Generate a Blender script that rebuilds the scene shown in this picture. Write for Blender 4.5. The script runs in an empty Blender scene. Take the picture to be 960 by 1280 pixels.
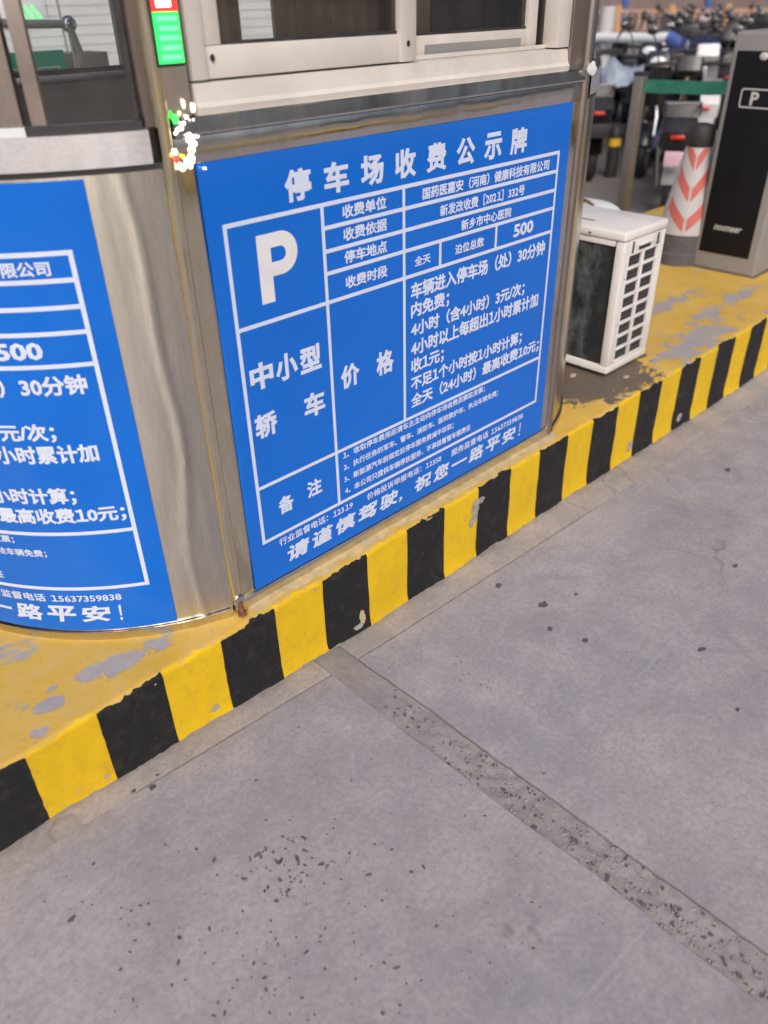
import bpy, bmesh, math, random
from mathutils import Vector, Matrix, noise
R = math.radians
random.seed(7)
SC = bpy.context.scene
C = SC.collection

# ---------------------------------------------------------------- camera, world, sun, exposure
FW = Vector((math.cos(0.57978051)*math.cos(0.80508526), math.cos(0.57978051)*math.sin(0.80508526), -math.sin(0.57978051)))
RT0 = Vector((math.sin(0.80508526), -math.cos(0.80508526), 0))
UP0 = RT0.cross(FW)
ROLL = -0.0228243
RT = RT0*math.cos(ROLL) + UP0*math.sin(ROLL)
UP = -RT0*math.sin(ROLL) + UP0*math.cos(ROLL)
CAMZ = 1.42
cd = bpy.data.cameras.new('camera')
cam = bpy.data.objects.new('camera', cd)
C.objects.link(cam)
m = Matrix((RT, UP, -FW)).transposed().to_4x4()
m.translation = Vector((0, 0, CAMZ))
cam.matrix_world = m
cd.sensor_fit = 'HORIZONTAL'
cd.sensor_width = 36.0
cd.lens = 982.2/960*36
cd.clip_start = 0.05
cd.clip_end = 600
cd.dof.use_dof = True
cd.dof.focus_distance = 1.9
cd.dof.aperture_fstop = 3.0
SC.camera = cam

SUN_EL, SUN_AZ = R(42), R(220)      # azimuth clockwise from +Y
w = bpy.data.worlds.new('World')
SC.world = w
w.use_nodes = True
nt = w.node_tree
sky = nt.nodes.new('ShaderNodeTexSky')
sky.sky_type = 'NISHITA'
sky.sun_disc = False
sky.sun_elevation = SUN_EL
sky.sun_rotation = SUN_AZ
sky.air_density = 0.6
sky.dust_density = 6.0
sky.ozone_density = 1.5
bg = nt.nodes['Background']
bg.inputs['Strength'].default_value = 0.13
nt.links.new(sky.outputs[0], bg.inputs[0])
sl = bpy.data.lights.new('sun', 'SUN')
sl.energy = 1.2
sl.angle = R(35)
sl.color = (1.0, 0.93, 0.84)
so = bpy.data.objects.new('sun', sl)
C.objects.link(so)
sd = Vector((math.sin(SUN_AZ)*math.cos(SUN_EL), math.cos(SUN_AZ)*math.cos(SUN_EL), math.sin(SUN_EL)))
so.rotation_euler = sd.to_track_quat('Z', 'Y').to_euler()
so.location = (0, -2, 5)
SC.view_settings.view_transform = 'Standard'
SC.view_settings.look = 'None'
SC.view_settings.gamma = 1
SC.view_settings.use_curve_mapping = False
SC.view_settings.exposure = 0.0
SC.cycles.max_bounces = 8

# ---------------------------------------------------------------- materials
def N(t, kind, **kw):
    n = t.nodes.new(kind)
    for k, v in kw.items():
        if k in n.inputs: n.inputs[k].default_value = v
        else: setattr(n, k, v)
    return n
def ramp(t, fac, stops):
    r = t.nodes.new('ShaderNodeValToRGB')
    el = r.color_ramp.elements
    while len(el) < len(stops): el.new(0.5)
    for e, (p, c) in zip(el, stops):
        e.position = p
        e.color = (c, c, c, 1) if isinstance(c, (int, float)) else (*c, 1)
    t.links.new(fac, r.inputs[0])
    return r.outputs[0]
def mixc(t, fac, a, b, mode='MIX'):
    n = t.nodes.new('ShaderNodeMix'); n.data_type = 'RGBA'; n.blend_type = mode
    for sock, v in ((n.inputs[0], fac), (n.inputs[6], a), (n.inputs[7], b)):
        if hasattr(v, 'links'): t.links.new(v, sock)
        elif isinstance(v, (int, float)): sock.default_value = v
        else: sock.default_value = (*v, 1)
    return n.outputs[2]
def base(name):
    mt = bpy.data.materials.new(name); mt.use_nodes = True
    t = mt.node_tree
    return mt, t, t.nodes['Principled BSDF']
def pos(t, scale=(1, 1, 1)):
    g = t.nodes.new('ShaderNodeNewGeometry')
    mp = t.nodes.new('ShaderNodeMapping')
    mp.inputs['Scale'].default_value = scale
    t.links.new(g.outputs['Position'], mp.inputs[0])
    return mp.outputs[0]
def nz(t, vec, scale, detail=4, rough=0.55, dist=0.0):
    n = N(t, 'ShaderNodeTexNoise', Scale=scale, Detail=detail, Roughness=rough, Distortion=dist)
    t.links.new(vec, n.inputs['Vector'])
    return n.outputs[0]
def bump(t, b, h, strength=0.3, dist=0.002, prev=None):
    n = N(t, 'ShaderNodeBump', Strength=strength, Distance=dist)
    t.links.new(h, n.inputs['Height'])
    if prev is not None: t.links.new(prev, n.inputs['Normal'])
    if b is not None: t.links.new(n.outputs[0], b.inputs['Normal'])
    return n.outputs[0]
def simple(name, col, rough=0.5, metal=0.0, var=0.18, scale=12.0, bmp=0.15, coat=0.0, dirt=None, dirt_amt=0.5):
    mt, t, b = base(name)
    p = pos(t)
    n = nz(t, p, scale, 5, 0.6)
    dark = tuple(c*(1-var) for c in col); lite = tuple(min(1, c*(1+var)) for c in col)
    c = mixc(t, ramp(t, n, [(0.3, 0.0), (0.7, 1.0)]), dark, lite)
    if dirt:
        d = ramp(t, nz(t, p, scale*0.45, 6, 0.65, 0.6), [(0.5, 0.0), (0.72, dirt_amt)])
        c = mixc(t, d, c, dirt)
    t.links.new(c, b.inputs['Base Color'])
    rr = ramp(t, n, [(0.2, max(0.02, rough-0.08)), (0.8, min(1, rough+0.1))])
    t.links.new(rr, b.inputs['Roughness'])
    b.inputs['Metallic'].default_value = metal
    b.inputs['Coat Weight'].default_value = coat
    if bmp: bump(t, b, nz(t, p, scale*9, 3), bmp, 0.001)
    return mt
def emit(name, col, s):
    mt, t, b = base(name)
    b.inputs['Base Color'].default_value = (*col, 1)
    b.inputs['Emission Color'].default_value = (*col, 1)
    b.inputs['Emission Strength'].default_value = s
    return mt

def concrete(name, base_col, spots=0.5, seed=0.0, rough_strip=False):
    mt, t, b = base(name)
    g = t.nodes.new('ShaderNodeNewGeometry')
    ad = N(t, 'ShaderNodeVectorMath', operation='ADD'); ad.inputs[1].default_value = (seed, seed*0.7, 0)
    t.links.new(g.outputs['Position'], ad.inputs[0]); p = ad.outputs[0]
    c0 = base_col
    big = nz(t, p, 1.3, 5, 0.6, 0.4)
    mid = nz(t, p, 7, 6, 0.68, 0.8)
    fine = nz(t, p, 90, 4, 0.7)
    grit = nz(t, p, 420, 2, 0.6)
    c = mixc(t, ramp(t, big, [(0.32, 0.0), (0.68, 1.0)]), (c0[0]*0.80, c0[1]*0.80, c0[2]*0.86), (c0[0]*1.16, c0[1]*1.13, c0[2]*1.10))
    c = mixc(t, ramp(t, mid, [(0.40, 0.0), (0.70, 0.7)]), c, (c0[0]*1.30, c0[1]*1.27, c0[2]*1.25))
    c = mixc(t, ramp(t, nz(t, p, 3.3, 6, 0.7, 1.2), [(0.50, 0.0), (0.72, 0.6)]), c, (c0[0]*0.7, c0[1]*0.68, c0[2]*0.70))
    # trowel / tyre streaks running along the road
    mp = t.nodes.new('ShaderNodeMapping'); mp.inputs['Scale'].default_value = (1.2, 16, 1); mp.inputs['Rotation'].default_value = (0, 0, R(-9))
    t.links.new(p, mp.inputs[0])
    c = mixc(t, ramp(t, nz(t, mp.outputs[0], 2.2, 5, 0.6), [(0.5, 0.0), (0.78, 0.22)]), c, tuple(v*0.72 for v in c0))
    c = mixc(t, ramp(t, fine, [(0.30, 0.5), (0.55, 0.0)]), c, tuple(v*0.60 for v in c0))
    c = mixc(t, ramp(t, fine, [(0.58, 0.0), (0.78, 0.5)]), c, tuple(min(1, v*1.42) for v in c0))
    c = mixc(t, ramp(t, grit, [(0.28, 0.55), (0.45, 0.0)]), c, tuple(v*0.58 for v in c0))
    # dark pin holes
    v = N(t, 'ShaderNodeTexVoronoi', Scale=34.0, Randomness=1.0); t.links.new(p, v.inputs['Vector'])
    hole = ramp(t, v.outputs['Distance'], [(0.045, 1.0), (0.10, 0.0)])
    gate = ramp(t, nz(t, p, 5.5, 3), [(0.50, 0.0), (0.62, spots)])
    hm = N(t, 'ShaderNodeMath', operation='MULTIPLY'); t.links.new(hole, hm.inputs[0]); t.links.new(gate, hm.inputs[1])
    c = mixc(t, hm.outputs[0], c, (0.075, 0.07, 0.075))
    wv = N(t, 'ShaderNodeMix'); wv.data_type = 'VECTOR'; wv.inputs[0].default_value = 0.13
    cn = N(t, 'ShaderNodeTexNoise', Scale=6.0, Detail=6.0); t.links.new(p, cn.inputs['Vector'])
    t.links.new(p, wv.inputs[4]); t.links.new(cn.outputs['Color'], wv.inputs[5])
    vc = N(t, 'ShaderNodeTexVoronoi', Scale=1.15, feature='DISTANCE_TO_EDGE'); t.links.new(wv.outputs[1], vc.inputs['Vector'])
    cr = ramp(t, vc.outputs['Distance'], [(0.0005, 1.0), (0.0045, 0.0)])
    cg = ramp(t, nz(t, p, 1.7, 3), [(0.52, 0.0), (0.60, 0.55)])
    cm = N(t, 'ShaderNodeMath', operation='MULTIPLY'); t.links.new(cr, cm.inputs[0]); t.links.new(cg, cm.inputs[1])
    c = mixc(t, cm.outputs[0], c, tuple(v*0.42 for v in c0))
    c = mixc(t, ramp(t, nz(t, p, 2.1, 7, 0.74, 1.6), [(0.56, 0.0), (0.66, 0.42)]), c, tuple(v*0.64 for v in c0))
    c = mixc(t, ramp(t, nz(t, mp.outputs[0], 0.9, 8, 0.78, 0.6), [(0.60, 0.0), (0.72, 0.5)]), c, tuple(min(1, v*1.42) for v in c0))
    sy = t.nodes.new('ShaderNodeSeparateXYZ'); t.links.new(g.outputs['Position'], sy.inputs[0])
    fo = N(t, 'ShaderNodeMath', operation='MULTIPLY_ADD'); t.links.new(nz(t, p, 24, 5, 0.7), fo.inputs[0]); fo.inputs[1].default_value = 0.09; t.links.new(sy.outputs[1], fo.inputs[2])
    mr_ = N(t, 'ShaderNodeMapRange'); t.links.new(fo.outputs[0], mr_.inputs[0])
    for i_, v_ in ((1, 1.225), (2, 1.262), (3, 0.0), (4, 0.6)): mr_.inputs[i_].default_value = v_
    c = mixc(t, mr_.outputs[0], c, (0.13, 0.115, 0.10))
    t.links.new(c, b.inputs['Base Color'])
    t.links.new(ramp(t, mid, [(0.3, 0.72), (0.7, 0.92)]), b.inputs['Roughness'])
    b.inputs['Specular IOR Level'].default_value = 0.35
    n1 = bump(t, None, fine, 0.35, 0.0015)
    n2 = bump(t, None, grit, 0.3, 0.0006, n1)
    bump(t, b, mid, 0.25, 0.004, n2)
    return mt

def steel(name, tint=(0.74, 0.72, 0.68), rough=0.26, aniso=0.0, wav=0.25, vert=True, dirt=0.35):
    mt, t, b = base(name)
    p = pos(t)
    ps = pos(t, (1, 1, 0.12) if vert else (0.12, 1, 1))
    br = nz(t, ps, 260, 3, 0.6)
    sm = nz(t, p, 5, 5, 0.6, 0.5)
    c = mixc(t, ramp(t, br, [(0.3, 0.0), (0.7, 1.0)]), tuple(v*0.86 for v in tint), tint)
    c = mixc(t, ramp(t, sm, [(0.45, 0.0), (0.75, dirt)]), c, (0.25, 0.21, 0.16))
    t.links.new(c, b.inputs['Base Color'])
    b.inputs['Metallic'].default_value = 1.0
    b.inputs['Anisotropic'].default_value = aniso
    if aniso:
        tg = N(t, 'ShaderNodeTangent', direction_type='RADIAL', axis='Z'); t.links.new(tg.outputs[0], b.inputs['Tangent']); b.inputs['Anisotropic Rotation'].default_value = 0.25
    if aniso: b.inputs['Roughness'].default_value = rough
    else: t.links.new(ramp(t, sm, [(0.25, max(0.04, rough-0.1)), (0.75, rough+0.12)]), b.inputs['Roughness'])
    n1 = bump(t, None, nz(t, pos(t, (1, 1, 0.35)), 7, 2, 0.4), wav, 0.02)
    bump(t, b, br, 0.05, 0.0005, n1)
    return mt

def paint(name, col, chip=(0.33, 0.31, 0.30), lo=0.60, hi=0.63, scale=9.0, grime=0.25, gcol=(0.18, 0.14, 0.10), rough=0.5, under=None):
    """worn road paint: chips show what lies beneath"""
    mt, t, b = base(name)
    p = pos(t)
    n = nz(t, p, scale, 8, 0.72, 0.9)
    sm = nz(t, p, 4, 5, 0.6)
    c = mixc(t, ramp(t, sm, [(0.3, 0.0), (0.7, 1.0)]), tuple(v*0.90 for v in col), tuple(min(1, v*1.06) for v in col))
    c = mixc(t, ramp(t, nz(t, p, 26, 6, 0.7, 1.0), [(0.50, 0.0), (0.75, grime)]), c, gcol)
    c = mixc(t, ramp(t, nz(t, p, 130, 3, 0.6), [(0.66, 0.0), (0.74, 0.5)]), c, tuple(v*0.7+0.05 for v in col))
    c = mixc(t, ramp(t, n, [(lo, 0.0), (hi, 1.0)]), c, chip)
    t.links.new(c, b.inputs['Base Color'])
    t.links.new(ramp(t, n, [(lo, rough), (hi, 0.85)]), b.inputs['Roughness'])
    b.inputs['Specular IOR Level'].default_value = 0.3
    n1 = bump(t, None, ramp(t, n, [(lo, 1.0), (hi, 0.0)]), 0.5, 0.0012)
    n2 = bump(t, None, nz(t, p, 160, 4), 0.25, 0.001, n1)
    bump(t, b, nz(t, p, 18, 4), 0.3, 0.005, n2)
    return mt

def island_paint():
    """faded yellow paint on rough concrete, worn patches and the dirt under the air conditioner"""
    mt, t, b = base('island_paint')
    g = t.nodes.new('ShaderNodeNewGeometry'); p = g.outputs['Position']
    sep = t.nodes.new('ShaderNodeSeparateXYZ'); t.links.new(p, sep.inputs[0])
    wob = nz(t, p, 11, 7, 0.7, 0.6)
    def mth(op, a, bb):
        n = N(t, 'ShaderNodeMath', operation=op)
        for i, v in enumerate((a, bb)):
            if hasattr(v, 'links'): t.links.new(v, n.inputs[i])
            else: n.inputs[i].default_value = v
        return n.outputs[0]
    def blob(cx, cy, rx, ry, amp=0.9, edge=0.16):
        dx = mth('DIVIDE', mth('SUBTRACT', sep.outputs[0], cx), rx)
        dy = mth('DIVIDE', mth('SUBTRACT', sep.outputs[1], cy), ry)
        d = mth('SQRT', mth('ADD', mth('MULTIPLY', dx, dx), mth('MULTIPLY', dy, dy)), 0)
        d = mth('ADD', d, mth('MULTIPLY', mth('SUBTRACT', wob, 0.5), amp*4))
        return ramp(t, d, [(0.5, 1.0), (0.5+edge, 0.0)])
    yel = mixc(t, ramp(t, nz(t, p, 3.5, 5, 0.6), [(0.3, 0.0), (0.7, 1.0)]), (0.56, 0.345, 0.04), (0.66, 0.44, 0.10))
    yel = mixc(t, ramp(t, nz(t, p, 14, 6, 0.7, 1), [(0.42, 0.0), (0.75, 0.55)]), yel, (0.60, 0.44, 0.20))
    yel = mixc(t, ramp(t, nz(t, p, 60, 4, 0.7), [(0.55, 0.0), (0.8, 0.35)]), yel, (0.30, 0.20, 0.06))
    con = mixc(t, nz(t, p, 40, 4, 0.7), (0.30, 0.275, 0.275), (0.44, 0.41, 0.40))
    con = mixc(t, ramp(t, nz(t, p, 9, 4), [(0.4, 0.0), (0.7, 0.6)]), con, (0.335, 0.305, 0.32))
    worn = ramp(t, nz(t, p, 5.2, 8, 0.66, 0.4), [(0.59, 0.0), (0.65, 1.0)])
    masks = [blob(0.50, 1.295, 0.15, 0.045), blob(0.385, 1.315, 0.05, 0.035), blob(0.29, 1.285, 0.035, 0.035), blob(0.31, 1.33, 0.03, 0.02),
             blob(0.235, 1.24, 0.03, 0.02),
             blob(2.95, 1.30, 0.50, 0.10), blob(3.60, 1.42, 0.55, 0.06, 1.1), blob(3.35, 1.60, 0.30, 0.05, 1.1), blob(4.15, 1.33, 0.5, 0.07, 1.1),
             blob(3.0, 1.62, 0.2, 0.05)]
    mk = worn
    for q in masks: mk = mth('MAXIMUM', mk, q)
    edge = ramp(t, mth('ADD', sep.outputs[1], mth('MULTIPLY', wob, 0.05)), [(1.236 - 1.0, 1.0), (1.252 - 1.0, 0.0)])
    c = mixc(t, mk, yel, con)
    # dark wet dirt patch round the foot of the air conditioner
    d2 = blob(2.44, 1.62, 0.72, 0.78, 0.16, 0.03)
    dirt = mixc(t, nz(t, p, 30, 5, 0.7), (0.105, 0.085, 0.065), (0.18, 0.15, 0.12))
    c = mixc(t, d2, c, dirt)
    t.links.new(c, b.inputs['Base Color'])
    b.inputs['Roughness'].default_value = 0.75
    b.inputs['Specular IOR Level'].default_value = 0.3
    n1 = bump(t, None, mk, 0.5, -0.0015)
    n2 = bump(t, None, nz(t, p, 110, 4, 0.7), 0.4, 0.0012, n1)
    bump(t, b, nz(t, p, 14, 5), 0.35, 0.006, n2)
    return mt

def glass(name, tint=(0.9, 0.93, 0.92), rough=0.02, dirt=0.045):
    """thin pane: mostly clear, a Fresnel reflection and a little dust"""
    mt = bpy.data.materials.new(name); mt.use_nodes = True
    t = mt.node_tree; t.nodes.clear()
    out = t.nodes.new('ShaderNodeOutputMaterial')
    tr = N(t, 'ShaderNodeBsdfTransparent'); tr.inputs[0].default_value = (*tint, 1)
    gl = N(t, 'ShaderNodeBsdfGlossy', Roughness=rough)
    fr = N(t, 'ShaderNodeFresnel', IOR=1.52)
    m1 = t.nodes.new('ShaderNodeMixShader')
    t.links.new(fr.outputs[0], m1.inputs[0]); t.links.new(tr.outputs[0], m1.inputs[1]); t.links.new(gl.outputs[0], m1.inputs[2])
    df = N(t, 'ShaderNodeBsdfDiffuse'); df.inputs[0].default_value = (0.5, 0.48, 0.45, 1)
    p = pos(t)
    dm = ramp(t, nz(t, p, 14, 6, 0.7, 0.6), [(0.4, dirt*0.3), (0.8, dirt*1.6)])
    m2 = t.nodes.new('ShaderNodeMixShader')
    t.links.new(dm, m2.inputs[0]); t.links.new(m1.outputs[0], m2.inputs[1]); t.links.new(df.outputs[0], m2.inputs[2])
    t.links.new(m2.outputs[0], out.inputs[0])
    return mt

M = {}
M['concrete'] = concrete('road_concrete', (0.350, 0.333, 0.347), 0.9)
M['gutter'] = concrete('gutter_concrete', (0.385, 0.355, 0.34), 0.4, 3.1)
M['joint'] = concrete('joint_concrete', (0.315, 0.295, 0.29), 0.9, 5.7)
M['lot'] = concrete('parking_concrete', (0.30, 0.285, 0.28), 0.3, 9.2)
M['ground'] = simple('dusty_ground', (0.26, 0.25, 0.24), 0.9, 0, 0.2, 2)
M['pit'] = simple('dark_stone_chip', (0.125, 0.115, 0.118), 0.8, 0, 0.5, 60)
M['pebble'] = simple('aggregate_stone', (0.27, 0.25, 0.245), 0.8, 0, 0.35, 55)
M['gum'] = simple('dried_gum', (0.10, 0.093, 0.10), 0.75, 0, 0.2, 50)
M['kerb'] = simple('kerb_concrete', (0.30, 0.28, 0.26), 0.85, 0, 0.25, 20)
M['yellow'] = paint('yellow_kerb_paint', (0.74, 0.485, 0.012), (0.40, 0.33, 0.20), 0.655, 0.675, 8, 0.45, (0.42, 0.25, 0.05))
M['black'] = paint('black_kerb_paint', (0.015, 0.015, 0.017), (0.30, 0.27, 0.21), 0.675, 0.69, 11, 0.55, (0.060, 0.056, 0.052), 0.6)
M['chip'] = simple('bare_kerb_patch', (0.33, 0.31, 0.30), 0.9, 0, 0.3, 50)
M['chip_tan'] = simple('old_paint_layer', (0.50, 0.40, 0.24), 0.9, 0, 0.3, 60)
M['mortar'] = simple('painted_mortar', (0.52, 0.40, 0.20), 0.85, 0, 0.25, 30, 0.4, 0, (0.40, 0.34, 0.28), 0.7)
M['island'] = island_paint()
M['steel'] = steel('stainless_steel', rough=0.17, wav=0.9)
M['steel_curved'] = steel('stainless_steel_curved', (0.66, 0.63, 0.555), 0.27, 0.93, 0.12, True, 0.0)
M['steel_gold'] = steel('yellowed_stainless_steel', (0.84, 0.77, 0.58), 0.14, 0.0, 1.6, True, 0.15)  # warm yellow reflection of the kerb put into the steel colour
M['steel_brown'] = steel('weathered_steel', (0.46, 0.40, 0.37), 0.35, 0, 0.3, True, 0.4)
M['alu'] = steel('bright_aluminium', (0.90, 0.90, 0.93), 0.42, 0, 0.8, False, 0.10)
M['blue'] = simple('blue_sign_film', (0.002, 0.140, 0.63), 0.16, 0, 0.06, 3, 0.03, 0, (0.05, 0.19, 0.58), 0.2)
M['print'] = simple('white_vinyl_print', (0.62, 0.70, 0.86), 0.4, 0, 0.04, 20, 0.0)
M['print_p'] = simple('white_vinyl_letter', (0.72, 0.73, 0.76), 0.4, 0, 0.05, 20, 0.0)
M['white_frame'] = simple('cream_window_frame', (0.66, 0.62, 0.57), 0.45, 0, 0.05, 8, 0.1, 0, (0.40, 0.36, 0.33), 0.45)
M['dark_frame'] = simple('dark_rubber_frame', (0.035, 0.033, 0.035), 0.5, 0, 0.3, 20)
M['glass'] = glass('window_glass')
M['inner'] = simple('booth_inner_wall', (0.12, 0.105, 0.105), 0.6, 0, 0.3, 6, 0.2, 0, (0.2, 0.19, 0.19), 0.5)
M['curtain'] = simple('brown_curtain_cloth', (0.44, 0.34, 0.27), 0.9, 0, 0.2, 6)
M['black_board'] = simple('black_board', (0.03, 0.026, 0.03), 0.5, 0, 0.2, 6)
M['rust'] = simple('rusty_iron', (0.17, 0.075, 0.045), 0.85, 0, 0.4, 90, 0.5)
M['ac_white'] = simple('white_painted_sheet', (0.75, 0.73, 0.71), 0.42, 0, 0.04, 9, 0.08, 0, (0.48, 0.42, 0.36), 0.3)
M['dark'] = simple('dark_plastic', (0.022, 0.023, 0.026), 0.45, 0, 0.3, 20)
M['black_shiny'] = simple('black_gloss_panel', (0.008, 0.008, 0.011), 0.55, 0, 0.2, 20, 0.03)
M['black_shiny'].node_tree.nodes['Principled BSDF'].inputs['Specular IOR Level'].default_value = 0.2
M['cab_grey'] = simple('grey_powder_coat', (0.27, 0.265, 0.26), 0.45, 0, 0.05, 9, 0.08)
M['cab_light'] = simple('light_grey_logo', (0.52, 0.52, 0.52), 0.5, 0, 0.05, 9)
M['red'] = simple('red_reflective_film', (0.50, 0.125, 0.105), 0.5, 0, 0.1, 20)
M['film_white'] = simple('white_reflective_film', (0.48, 0.475, 0.49), 0.4, 0, 0.05, 14, 0.05, 0, (0.4, 0.37, 0.35), 0.4)
M['rubber'] = simple('black_rubber', (0.028, 0.027, 0.03), 0.6, 0, 0.3, 30)
M['grey_rubber'] = simple('dusty_rubber', (0.09, 0.088, 0.10), 0.7, 0, 0.2, 30)
M['green_belt'] = simple('green_belt_cloth', (0.07, 0.34, 0.25), 0.7, 0, 0.15, 20)
M['post_steel'] = steel('brushed_post_steel', (0.36, 0.33, 0.30), 0.62, 0, 0.2, True, 0.3)
M['fence'] = simple('fence_pink_paint', (0.60, 0.38, 0.28), 0.5, 0, 0.15, 3)
M['fence_post'] = simple('fence_orange_post', (0.72, 0.42, 0.20), 0.5, 0, 0.1, 3)
M['facade'] = simple('far_wall_plaster', (0.27, 0.20, 0.19), 0.85, 0, 0.2, 0.6)
M['blue_post'] = simple('blue_post_paint', (0.06, 0.11, 0.33), 0.5, 0, 0.1, 5)
M['white_pole'] = simple('white_pole_paint', (0.70, 0.74, 0.76), 0.4, 0, 0.05, 8)
M['shutter'] = simple('white_ribbed_metal', (0.80, 0.80, 0.82), 0.45, 0, 0.05, 4, 0.05)
M['green_board'] = simple('green_board_paint', (0.03, 0.25, 0.17), 0.5, 0, 0.08, 6)
M['chrome'] = steel('chrome_tube', (0.7, 0.7, 0.72), 0.12, 0, 0.0, True, 0.1)
M['wheel_grey'] = simple('cast_wheel', (0.25, 0.25, 0.26), 0.4, 0.6, 0.1, 20)
M['seat'] = simple('seat_vinyl', (0.03, 0.03, 0.034), 0.4, 0, 0.3, 20)
M['lens'] = simple('lamp_lens', (0.75, 0.76, 0.78), 0.12, 0, 0.05, 20, 0, 1.0)
M['red_lens'] = simple('red_lamp_lens', (0.5, 0.03, 0.02), 0.2, 0, 0.05, 20, 0, 1.0)
M['mirror'] = steel('mirror_glass', (0.16, 0.17, 0.19), 0.25, 0, 0, True, 0)
M['plate_pink'] = simple('pink_plate', (0.62, 0.42, 0.52), 0.5, 0, 0.1, 40)
M['plate_yellow'] = simple('yellow_plate', (0.70, 0.42, 0.03), 0.5, 0, 0.1, 40)
M['cover_blue'] = simple('pale_blue_rain_cover', (0.74, 0.82, 0.95), 0.35, 0, 0.06, 7, 0.3)
M['navy_cloth'] = simple('navy_quilt_cloth', (0.06, 0.08, 0.19), 0.75, 0, 0.35, 16, 0.5)
M['brown_box'] = simple('brown_cardboard', (0.24, 0.16, 0.11), 0.85, 0, 0.15, 8)
M['gap'] = simple('dark_joint_filler', (0.16, 0.148, 0.145), 0.95, 0, 0.3, 40)
SCOL = {'black': (0.02, 0.02, 0.024), 'white': (0.72, 0.72, 0.74), 'blue': (0.025, 0.055, 0.17), 'grey': (0.20, 0.20, 0.22), 'red': (0.13, 0.02, 0.02), 'silver': (0.42, 0.44, 0.47)}
for k, v in SCOL.items(): M['sc_'+k] = simple('scooter_%s_plastic' % k, v, 0.25, 0, 0.08, 8, 0.02, 0.6)

# ---------------------------------------------------------------- mesh helpers
def new_mesh(name, bm, mat, parent=None, smooth=False):
    me = bpy.data.meshes.new(name)
    if smooth:
        for f in bm.faces: f.smooth = True
    bm.normal_update()
    bm.to_mesh(me); bm.free()
    mats = mat if isinstance(mat, (list, tuple)) else [mat]
    for x in mats: me.materials.append(x)
    if smooth and len(me.polygons) < 60000:
        try: me.set_sharp_from_angle(angle=R(38))
        except Exception: pass
    o = bpy.data.objects.new(name, me)
    C.objects.link(o)
    if parent: o.parent = parent
    return o
def thing(name, label, cat, loc=(0, 0, 0), rz=0.0, group=None):
    o = bpy.data.objects.new(name, None); C.objects.link(o)
    o.empty_display_size = 0.1
    o.location = loc; o.rotation_euler = (0, 0, rz)
    o['label'] = label; o['category'] = cat
    if group: o['group'] = group
    return o
def tag(o, label, cat, group=None):
    o['label'] = label; o['category'] = cat
    if group: o['group'] = group
    return o
def struct(o): o['kind'] = 'structure'; return o
def box(bm, x0, x1, y0, y1, z0, z1, bev=0.0, seg=2):
    vs = [bm.verts.new((x, y, z)) for z in (z0, z1) for y in (y0, y1) for x in (x0, x1)]
    idx = [(0, 2, 3, 1), (4, 5, 7, 6), (0, 1, 5, 4), (2, 6, 7, 3), (0, 4, 6, 2), (1, 3, 7, 5)]
    fs = [bm.faces.new([vs[i] for i in q]) for q in idx]
    if bev > 0:
        es = list({e for f in fs for e in f.edges})
        bmesh.ops.bevel(bm, geom=es, offset=bev, segments=seg, profile=0.5, affect='EDGES')
    return vs
def BM(): return bmesh.new()
def bx(name, mat, parent, x0, x1, y0, y1, z0, z1, bev=0.0, seg=2):
    bm = BM(); box(bm, x0, x1, y0, y1, z0, z1, bev, seg)
    return new_mesh(name, bm, mat, parent, bev > 0)
def tube(bm, pts, r, n=10, cap=True):
    pts = [Vector(p) for p in pts]
    rs = r if isinstance(r, (list, tuple)) else [r]*len(pts)
    rings = []
    u = None
    for i, p in enumerate(pts):
        d = (pts[min(i+1, len(pts)-1)] - pts[max(i-1, 0)]).normalized()
        if u is None:
            u = d.orthogonal().normalized()
        else:
            u = (u - d*u.dot(d)).normalized()
        v = d.cross(u)
        rings.append([bm.verts.new(p + (u*math.cos(2*math.pi*k/n) + v*math.sin(2*math.pi*k/n))*rs[i]) for k in range(n)])
    for a, b in zip(rings, rings[1:]):
        for k in range(n): bm.faces.new((a[k], a[(k+1) % n], b[(k+1) % n], b[k]))
    if cap:
        bm.faces.new(rings[0][::-1]); bm.faces.new(rings[-1])
def lathe(bm, prof, n=24, cx=0, cy=0, cap=True):
    rings = [[bm.verts.new((cx+r*math.cos(2*math.pi*k/n), cy+r*math.sin(2*math.pi*k/n), z)) for k in range(n)] for r, z in prof]
    for a, b in zip(rings, rings[1:]):
        for k in range(n): bm.faces.new((a[k], a[(k+1) % n], b[(k+1) % n], b[k]))
    if cap:
        bm.faces.new(rings[0][::-1]); bm.faces.new(rings[-1])
def sheet(bm, pts_uv, fn):
    """grid of (u,v) -> fn(u,v)"""
    us, vs = pts_uv
    g = [[bm.verts.new(fn(u, v)) for v in vs] for u in us]
    for i in range(len(us)-1):
        for j in range(len(vs)-1):
            bm.faces.new((g[i][j], g[i+1][j], g[i+1][j+1], g[i][j+1]))
    return g
def lin(a, b, n): return [a+(b-a)*i/n for i in range(n+1)]
def prism(bm, prof, y0, y1, bev=0.0, seg=2):
    """side profile (x,z) extruded from y0 to y1"""
    a = [bm.verts.new((x, y0, z)) for x, z in prof]
    b = [bm.verts.new((x, y1, z)) for x, z in prof]
    n = len(prof)
    fs = [bm.faces.new(a), bm.faces.new(b[::-1])]
    for i in range(n): fs.append(bm.faces.new((a[i], b[i], b[(i+1) % n], a[(i+1) % n])))
    bmesh.ops.recalc_face_normals(bm, faces=fs)
    if bev > 0:
        es = list({e for f in fs[:2] for e in f.edges})
        bmesh.ops.bevel(bm, geom=es, offset=bev, segments=seg, profile=0.5, affect='EDGES')
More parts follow.
